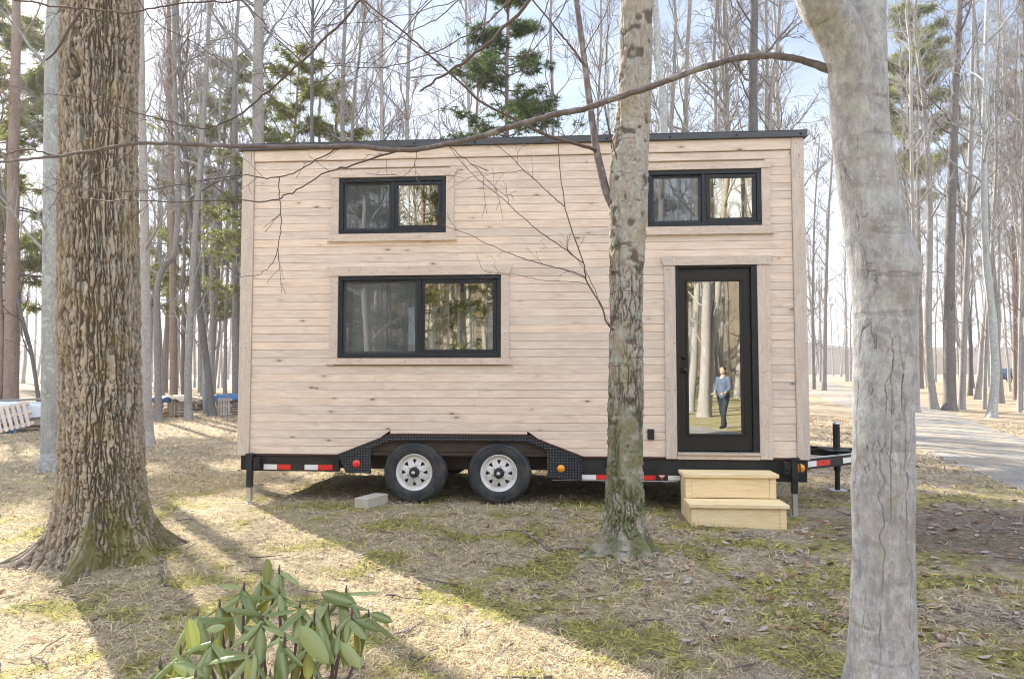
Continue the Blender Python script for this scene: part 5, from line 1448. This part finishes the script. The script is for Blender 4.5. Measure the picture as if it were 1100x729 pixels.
# ------------------------------------------------------------------ rhododendron in the foreground
def rhododendron():
    rng = np.random.default_rng(31)
    cx, cy = -.78, 2.25; z0 = float(terrain(cx, cy))
    e = thing('rhododendron', 'rhododendron bush with drooping leathery green leaves in the foreground', 'shrub', (cx, cy, z0))
    org = np.array([cx, cy, z0])
    wh = [(284, 622, 2.35), (262, 634, 2.3), (236, 652, 2.2), (212, 664, 2.1), (300, 640, 2.25), (322, 655, 2.2), (338, 664, 2.05), (352, 645, 2.35), (372, 637, 2.4), (396, 663, 2.3), (360, 680, 2.1), (280, 668, 2.1), (306, 690, 1.95), (228, 690, 1.95), (194, 702, 1.95), (172, 717, 1.95), (268, 705, 1.9), (330, 700, 2.0), (246, 655, 2.4), (210, 730, 1.85), (290, 730, 1.85), (250, 740, 1.8), (340, 735, 1.95), (378, 662, 2.2), (300, 615, 2.5)]
    sb = MB(); lb = MB()
    def leaf(p, d, nrm, L, W, curl, fold):
        d = d / np.linalg.norm(d); s_ = np.cross(d, nrm); s_ /= np.linalg.norm(s_); nn = np.cross(s_, d)
        m = 9; t = np.linspace(0, 1, m)
        wv = W * np.sin(PI * np.clip(t, 0, 1) ** .9) ** .55; wv[0] = W * .10; wv[-1] = .001
        ln = L * t; sagz = -curl * L * t ** 2
        v = []; at_ = []
        for i in range(m):
            c = p + d * ln[i] + nn * sagz[i]
            for j, a in ((-1, 0), (-.5, 0), (0, 1), (.5, 0), (1, 0)):
                v.append(c + s_ * wv[i] * j * math.cos(fold * abs(j)) + nn * (-wv[i] * abs(j) * math.sin(fold * abs(j)) + (.0015 * (abs(j) == .5)))); at_.append(a)
        q = [(i * 5 + j, i * 5 + j + 1, i * 5 + 5 + j + 1, i * 5 + 5 + j) for i in range(m - 1) for j in range(4)]
        lb.add(v, q, att=at_)
    for (u, v_, Y) in wh:
        c = at(u, v_, Y) - org
        base = np.array([rng.normal(0, .10), rng.normal(0, .08), -.02])
        mid = base * .4 + c * .6 + np.array([0, 0, -.12]) + rng.normal(0, .03, 3)
        Q = spline([base, base * .75 + mid * .25 + np.array([0, 0, .06]), mid, c * .93 + mid * .07 - np.array([0, 0, .02]), c], 14)
        tube(sb, Q, np.linspace(.007, .0035, 14), 6)
        n = rng.integers(6, 9); a0 = rng.uniform(0, 6.28)
        for k in range(n):
            a = a0 + k * 2 * PI / n + rng.normal(0, .2); drop = rng.uniform(-.1, 1.7)
            d = np.array([math.cos(a), math.sin(a), -drop])
            L = rng.uniform(.085, .135)
            leaf(c + rng.normal(0, .006, 3), d, np.array([math.cos(a) * .5, math.sin(a) * .5, 1.]), L, L * rng.uniform(.12, .18), rng.uniform(-.1, .6), rng.uniform(.15, 1.2))
        tube(sb, [c, c + np.array([0, 0, .012]), c + np.array([0, 0, .028])], [.003, .0042, .001], 6)
    # a few big leaves that show their whole face
    for (u, v_, Y, du, dv, L) in ((286, 628, 2.3, 1, -22, .085), (203, 664, 2.0, 6, 36, .10), (322, 672, 1.95, 28, 36, .125), (345, 636, 2.3, 40, 12, .11), (366, 690, 2.05, 18, 22, .09), (398, 658, 2.25, 22, 8, .075), (186, 712, 1.9, 34, 14, .09), (222, 676, 2.05, 14, -3, .06), (262, 672, 2.1, 22, 14, .08)):
        c = at(u, v_, Y) - org; d = at(u + du, v_ + dv, Y - .01) - org - c
        leaf(c, d, np.array([.05, -.75, .65]), L, L * .2, .06, .25)
    sb.build('stems', M['twig'], e, True)
    lb.build('leaves', M['rhodo'], e, True, True)
rhododendron()

# ------------------------------------------------------------------ dead grass, leaves, twigs on the ground
def free_mask(x, y):
    hx = (x - HO[0]) * math.cos(YAW) - (y - HO[1]) * math.sin(YAW); hy = (x - HO[0]) * math.sin(YAW) + (y - HO[1]) * math.cos(YAW)
    ok = ~in_drive(x, y, -.15)
    ok &= ~((hx > 4.75) & (hx < 5.72) & (hy > -.70) & (hy < .02))
    for a in (1.967, 2.883): ok &= ~((abs(hx - a) < .16) & (hy > -.01) & (hy < .23))
    ok &= ~((abs(hx - 1.53) < .2) & (abs(hy + .1) < .24))
    for a, b, r in ((-3.11, 5.45, .42), (.883, 5.6, .2), (1.483, 2.85, .18)): ok &= np.hypot(x - a, y - b) > r
    return ok
def grass():
    rng = np.random.default_rng(41); n = 280000
    d = np.exp(rng.uniform(math.log(1.7), math.log(24), n)); a = np.radians(rng.uniform(-50, 50, n))
    x, y = d * np.sin(a), d * np.cos(a)
    clump = vnoise(np.stack([x * 2.2, y * 2.2, x * 0], -1), 31) + .6 * vnoise(np.stack([x * 7, y * 7, x * 0], -1), 32)
    soil = ((x - 4.9) / 2.3) ** 2 + ((y - 6.6) / 1.5) ** 2
    keep = free_mask(x, y) & (clump > rng.uniform(-1.5, .25, n)) & ((soil > 1.3) | (rng.uniform(0, 1, n) < .18))
    x, y, d = x[keep], y[keep], d[keep]; n = len(x)
    z = terrain(x, y)
    az = rng.uniform(0, 2 * PI, n); el = np.abs(rng.normal(.22, .36, n)); el = np.clip(el, .0, 1.3)
    L = (.035 + .0055 * d) * rng.uniform(.5, 1.4, n); W = (.0022 + .00075 * d) * rng.uniform(.7, 1.3, n)
    dirv = np.stack([np.cos(az) * np.cos(el), np.sin(az) * np.cos(el), np.sin(el)], 1)
    side = np.stack([-np.sin(az), np.cos(az), rng.normal(0, .4, n)], 1)
    b = np.stack([x, y, z + rng.uniform(-.004, .014, n)], 1)
    bend = rng.normal(0, .5, n)
    mid = b + dirv * (L * .55)[:, None]
    d2 = np.stack([np.cos(az + bend) * np.cos(el * .3), np.sin(az + bend) * np.cos(el * .3), np.sin(el * .3) - .25 * rng.uniform(0, 1, n)], 1)
    tip = mid + d2 * (L * .5)[:, None]; tip[:, 2] = np.maximum(tip[:, 2], z + .003)
    w = (side * W[:, None]) / 2
    v = np.stack([b - w, b + w, mid - w * .8, mid + w * .8, tip], 1).reshape(-1, 3)
    i = np.arange(n)[:, None] * 5
    mb = MB(); mb.add(v, np.concatenate([i, i + 1, i + 3, i + 2], 1), np.concatenate([i + 2, i + 3, i + 4], 1))
    tag(mb.build('dry_grass', M['blade']), 'matted pale dormant grass covering the ground round the house', 'grass', kind='stuff')
grass()
def litter():
    rng = np.random.default_rng(42); n = 9500
    d = np.exp(rng.uniform(math.log(1.7), math.log(22), n)); a = np.radians(rng.uniform(-50, 50, n))
    x, y = d * np.sin(a), d * np.cos(a)
    den = sstep(-.6, .5, vnoise(np.stack([x * .9, y * .9, x * 0], -1), 51) + .35 * np.clip(x, -2, 2))
    keep = free_mask(x, y) & (den > rng.uniform(0, 1, n)); x, y, d = x[keep], y[keep], d[keep]; n = len(x)
    z = terrain(x, y); S_ = (.018 + .0021 * d) * rng.uniform(.25, 1.4, n)
    az = rng.uniform(0, 2 * PI, n); tilt = rng.normal(0, .35, n); curl = rng.uniform(-.2, .5, n)
    prof = [(-1, 0), (-.55, .55), (.1, .62), (.7, .35), (1.15, 0), (.7, -.35), (.1, -.62), (-.55, -.55)]
    vs = []
    for px_, py_ in [(0, 0)] + prof:
        lx = px_ * S_; ly = py_ * S_; lz = np.abs(py_) * curl * S_ + tilt * lx * .5 + np.abs(px_) * .2 * S_
        vs.append(np.stack([x + lx * np.cos(az) - ly * np.sin(az), y + lx * np.sin(az) + ly * np.cos(az), z + .012 + lz], 1))
    v = np.stack(vs, 1).reshape(-1, 3); i = np.arange(n)[:, None] * 9
    t = np.concatenate([np.concatenate([i, i + 1 + k, i + 1 + (k + 1) % 8], 1) for k in range(8)])
    mb = MB(); mb.add(v, t=t)
    tag(mb.build('fallen_leaves', M['leaf']), 'scattered curled brown and grey fallen leaves lying on the grass', 'leaves', kind='stuff')
    tw = MB()
    for k in range(420):
        d_ = math.exp(rng.uniform(math.log(2), math.log(14))); a_ = math.radians(rng.uniform(-48, 48)); X, Y = d_ * math.sin(a_), d_ * math.cos(a_)
        if not bool(free_mask(np.array([X]), np.array([Y]))[0]): continue
        L = rng.uniform(.06, .28); an = rng.uniform(0, 6.28); P = []
        for f in np.linspace(0, 1, 5):
            xx, yy = X + L * f * math.cos(an) + rng.normal(0, .008), Y + L * f * math.sin(an) + rng.normal(0, .008); P.append((xx, yy, float(terrain(xx, yy)) + .014 + .01 * rng.uniform()))
        tube(tw, P, np.linspace(.004, .002, 5) * rng.uniform(.7, 1.6), 5)
    tag(tw.build('fallen_twigs', M['limb'], None, True), 'small broken grey twigs scattered over the grass', 'twigs', kind='stuff')
litter()
def sticks():
    for lab, pp, r in (('curved grey root stick lying left of the flaky-barked tree', [(562, 572), (578, 583), (590, 592), (610, 590), (628, 592)], .012),
                       ('short pale broken stick lying at the foot of the mossy oak', [(172, 612), (175, 626), (181, 632)], .009),
                       ('pale dead stick on the dark soil at the right', [(1018, 622), (1030, 628), (1048, 634)], .009)):
        P = []
        for u, v in pp:
            x, y, z = ground_at(u, v); P.append((x, y, z + .015))
        o0 = np.array(P[0]); b = MB(); tube(b, spline(np.array(P) - o0, 14), np.linspace(r, r * .5, 14), 7)
        o = b.build('fallen_stick', M['limb'], None, True); o.location = tuple(o0); tag(o, lab, 'stick')
sticks()

# ------------------------------------------------------------------ the person mirrored in the door glass
def person():
    x, y = 3.97, -5.4; z = float(terrain(x, y))
    def remesh(o, s=.011):
        m = o.modifiers.new('m', 'REMESH'); m.mode = 'VOXEL'; m.voxel_size = s; m.use_smooth_shade = True
        m = o.modifiers.new('s', 'SMOOTH'); m.iterations = 4; m.factor = .5
    def ball(mb, c, r):
        c = np.array(c, float); r = np.array(r, float) if not np.isscalar(r) else np.full(3, r, float)
        p = [(math.sin(t) if 0 < t < PI else 0.001, -math.cos(t)) for t in np.linspace(0, PI, 13)]
        T = np.eye(4); T[0, 0], T[1, 1], T[2, 2] = r; T[:3, 3] = c; lathe(mb, p, 18, T)
    def lim(mb, P, R): 
        tube(mb, P, R, 14); 
        for p, r in zip(P, R): ball(mb, p, r * .98)
    e = thing('person', 'person in a pale blue shirt and dark jeans, mirrored in the door glass', 'person', (x, y, z), math.radians(38))
    b = MB()                                              # faces +Y, towards the house
    ball(b, (0, .01, 1.60), (.076, .096, .115)); ball(b, (0, .045, 1.55), (.055, .06, .06)); ball(b, (0, .105, 1.585), (.014, .022, .022))
    for s in (-1, 1): ball(b, (s * .078, 0, 1.59), (.012, .02, .03))
    lim(b, [(0, -.01, 1.40), (0, 0, 1.52)], [.058, .054])
    lim(b, [(0, -.01, 1.36), (0, 0, 1.15), (0, 0, .95)], [.12, .12, .125])
    ball(b, (0, 0, 1.26), (.165, .11, .2)); ball(b, (0, 0, .95), (.165, .115, .12))
    for s in (-1, 1):
        lim(b, [(s * .165, -.01, 1.375), (s * .205, .0, 1.10), (s * .16, .20, .98)], [.052, .043, .030])
        h = np.array([s * .14, .27, .965]); ball(b, h, (.036, .048, .020))
        for k, (dx, L) in enumerate(((-.026, .058), (-.009, .068), (.009, .064), (.026, .05))):
            p = h + np.array([dx, .038, 0]); lim(b, [p, p + np.array([0, L * .5, -.006]), p + np.array([0, L * .8, -.03])], [.0095, .0088, .0078])
        p = h + np.array([-s * .03, -.01, .004]); lim(b, [p, p + np.array([-s * .025, .025, 0]), p + np.array([-s * .03, .05, -.008])], [.011, .010, .009])
        lim(b, [(s * .09, 0, .92), (s * .105, .05 + s * .12, .50), (s * .11, s * .24, .09)], [.088, .058, .04]); ball(b, (s * .112, .05 + s * .24, .05), (.042, .12, .045))
    o = b.build('body', M['skin'], e, True); remesh(o, .009)
    c = MB(); ball(c, (0, 0, 1.26), (.182, .128, .215)); lim(c, [(0, 0, 1.15), (0, 0, .93)], [.14, .15]); ball(c, (0, 0, .96), (.18, .132, .12))
    for s in (-1, 1): lim(c, [(s * .165, -.01, 1.375), (s * .205, .0, 1.10), (s * .175, .13, 1.02)], [.066, .058, .048])
    o = c.build('shirt', M['shirt'], e, True); remesh(o, .012)
    c = MB(); ball(c, (0, 0, .90), (.172, .125, .11))
    for s in (-1, 1): lim(c, [(s * .09, 0, .90), (s * .105, .05 + s * .12, .50), (s * .11, s * .24, .10)], [.10, .074, .060])
    o = c.build('trousers', M['jeans'], e, True); remesh(o, .012)
    c = MB(); ball(c, (0, -.02, 1.635), (.088, .098, .10)); ball(c, (0, -.05, 1.57), (.08, .06, .09)); o = c.build('hair', M['hair'], e, True); remesh(o, .012)
    for s in (-1, 1):
        c = MB(); ball(c, (s * .112, .05 + s * .24, .045), (.050, .135, .05)); o = c.build('shoe', M['shoe'], e, True); remesh(o, .012)
person()

# ------------------------------------------------------------------ haze
def haze():
    t = bpy.data.materials.new('haze'); t.use_nodes = True; nt = t.node_tree
    for n in list(nt.nodes): nt.nodes.remove(n)
    out = nt.nodes.new('ShaderNodeOutputMaterial'); v = nt.nodes.new('ShaderNodeVolumePrincipled')
    v.inputs['Color'].default_value = (.93, .95, 1., 1); v.inputs['Density'].default_value = HAZE; v.inputs['Anisotropy'].default_value = .3
    nt.links.new(v.outputs[0], out.inputs['Volume'])
    b = MB(); box(b, -440, 440, -440, 440, -3, 42); o = b.build('haze', t)
    tag(o, 'thin pale air that fades the far woods', 'haze', kind='stuff')
HAZE = .0008
if HAZE: haze()

# ------------------------------------------------------------------ sky, sun, camera, render settings
def world():
    w = bpy.data.worlds.new('World'); S.world = w; w.use_nodes = True; nt = w.node_tree; bg = nt.nodes['Background']
    sky = nt.nodes.new('ShaderNodeTexSky'); sky.sky_type = 'NISHITA'; sky.sun_disc = False
    sky.sun_elevation = SUN_EL; sky.sun_rotation = math.atan2(SUN_DIR[0], SUN_DIR[1]); sky.air_density = 1.0; sky.dust_density = .5; sky.ozone_density = 1.5
    tc = nt.nodes.new('ShaderNodeTexCoord'); mp = nt.nodes.new('ShaderNodeMapping'); mp.inputs['Scale'].default_value = (1.4, 1.4, 4.5)
    nt.links.new(tc.outputs['Generated'], mp.inputs[0])
    nz = nt.nodes.new('ShaderNodeTexNoise'); nz.inputs['Scale'].default_value = 1.6; nz.inputs['Detail'].default_value = 7; nz.inputs['Roughness'].default_value = .62; nz.inputs['Distortion'].default_value = .4
    nt.links.new(mp.outputs[0], nz.inputs['Vector'])
    mr = nt.nodes.new('ShaderNodeMapRange'); mr.interpolation_type = 'SMOOTHSTEP'
    for k, v in (('From Min', .42), ('From Max', .68), ('To Min', .25), ('To Max', .95)): mr.inputs[k].default_value = v
    nt.links.new(nz.outputs['Fac'], mr.inputs['Value'])
    mx = nt.nodes.new('ShaderNodeMix'); mx.data_type = 'RGBA'; mx.inputs[7].default_value = (5.6, 6.0, 6.8, 1)
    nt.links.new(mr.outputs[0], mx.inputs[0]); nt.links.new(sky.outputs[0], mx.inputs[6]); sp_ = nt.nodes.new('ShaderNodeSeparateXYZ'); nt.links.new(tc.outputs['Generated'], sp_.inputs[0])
    mb_ = nt.nodes.new('ShaderNodeMapRange'); mb_.interpolation_type = 'SMOOTHSTEP'      # brighter sky added behind the camera to light the house front
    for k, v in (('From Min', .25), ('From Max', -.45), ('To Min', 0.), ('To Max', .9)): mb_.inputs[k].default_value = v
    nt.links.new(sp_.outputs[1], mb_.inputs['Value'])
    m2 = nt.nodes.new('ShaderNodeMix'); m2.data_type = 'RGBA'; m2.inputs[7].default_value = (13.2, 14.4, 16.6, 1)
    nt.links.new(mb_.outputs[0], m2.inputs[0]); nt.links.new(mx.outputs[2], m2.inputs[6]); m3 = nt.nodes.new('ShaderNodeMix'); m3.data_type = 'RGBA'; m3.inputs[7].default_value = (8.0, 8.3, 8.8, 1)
    mh = nt.nodes.new('ShaderNodeMapRange'); mh.interpolation_type = 'SMOOTHSTEP'      # milky air low over the horizon
    for k, v in (('From Min', .34), ('From Max', .04), ('To Min', 0.), ('To Max', .7)): mh.inputs[k].default_value = v
    nt.links.new(sp_.outputs[2], mh.inputs['Value']); nt.links.new(mh.outputs[0], m3.inputs[0])
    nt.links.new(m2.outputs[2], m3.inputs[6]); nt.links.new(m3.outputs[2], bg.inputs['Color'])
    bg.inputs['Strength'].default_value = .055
world()
sun = bpy.data.lights.new('sun', 'SUN'); sun.energy = 5.0; sun.angle = math.radians(.53); sun.color = (1, .92, .79)
so = bpy.data.objects.new('sun', sun); COL.objects.link(so)
sd = Vector((SUN_DIR[0] * math.cos(SUN_EL), SUN_DIR[1] * math.cos(SUN_EL), math.sin(SUN_EL)))
so.rotation_euler = sd.to_track_quat('Z', 'Y').to_euler(); so.location = (-8, 12, 14)
cam = bpy.data.cameras.new('camera'); co = bpy.data.objects.new('camera', cam); COL.objects.link(co)
cam.sensor_width = 36; cam.lens = F / 1100 * 36; cam.clip_end = 2000; cam.clip_start = .05
co.location = (0, 0, CZ); co.rotation_euler = (PI / 2 + PITCH, 0, 0)
S.camera = co
S.render.engine = 'CYCLES'
S.view_settings.view_transform = 'Standard'; S.view_settings.look = 'None'; S.view_settings.exposure = 1.78; S.view_settings.gamma = 1
S.view_settings.use_curve_mapping = False
cy = S.cycles
cy.use_denoising = True; cy.filter_width = 1.05; cy.max_bounces = 7; cy.diffuse_bounces = 3; cy.glossy_bounces = 3; cy.transmission_bounces = 4; cy.transparent_max_bounces = 12; cy.volume_bounces = 0
cy.sample_clamp_indirect = 6
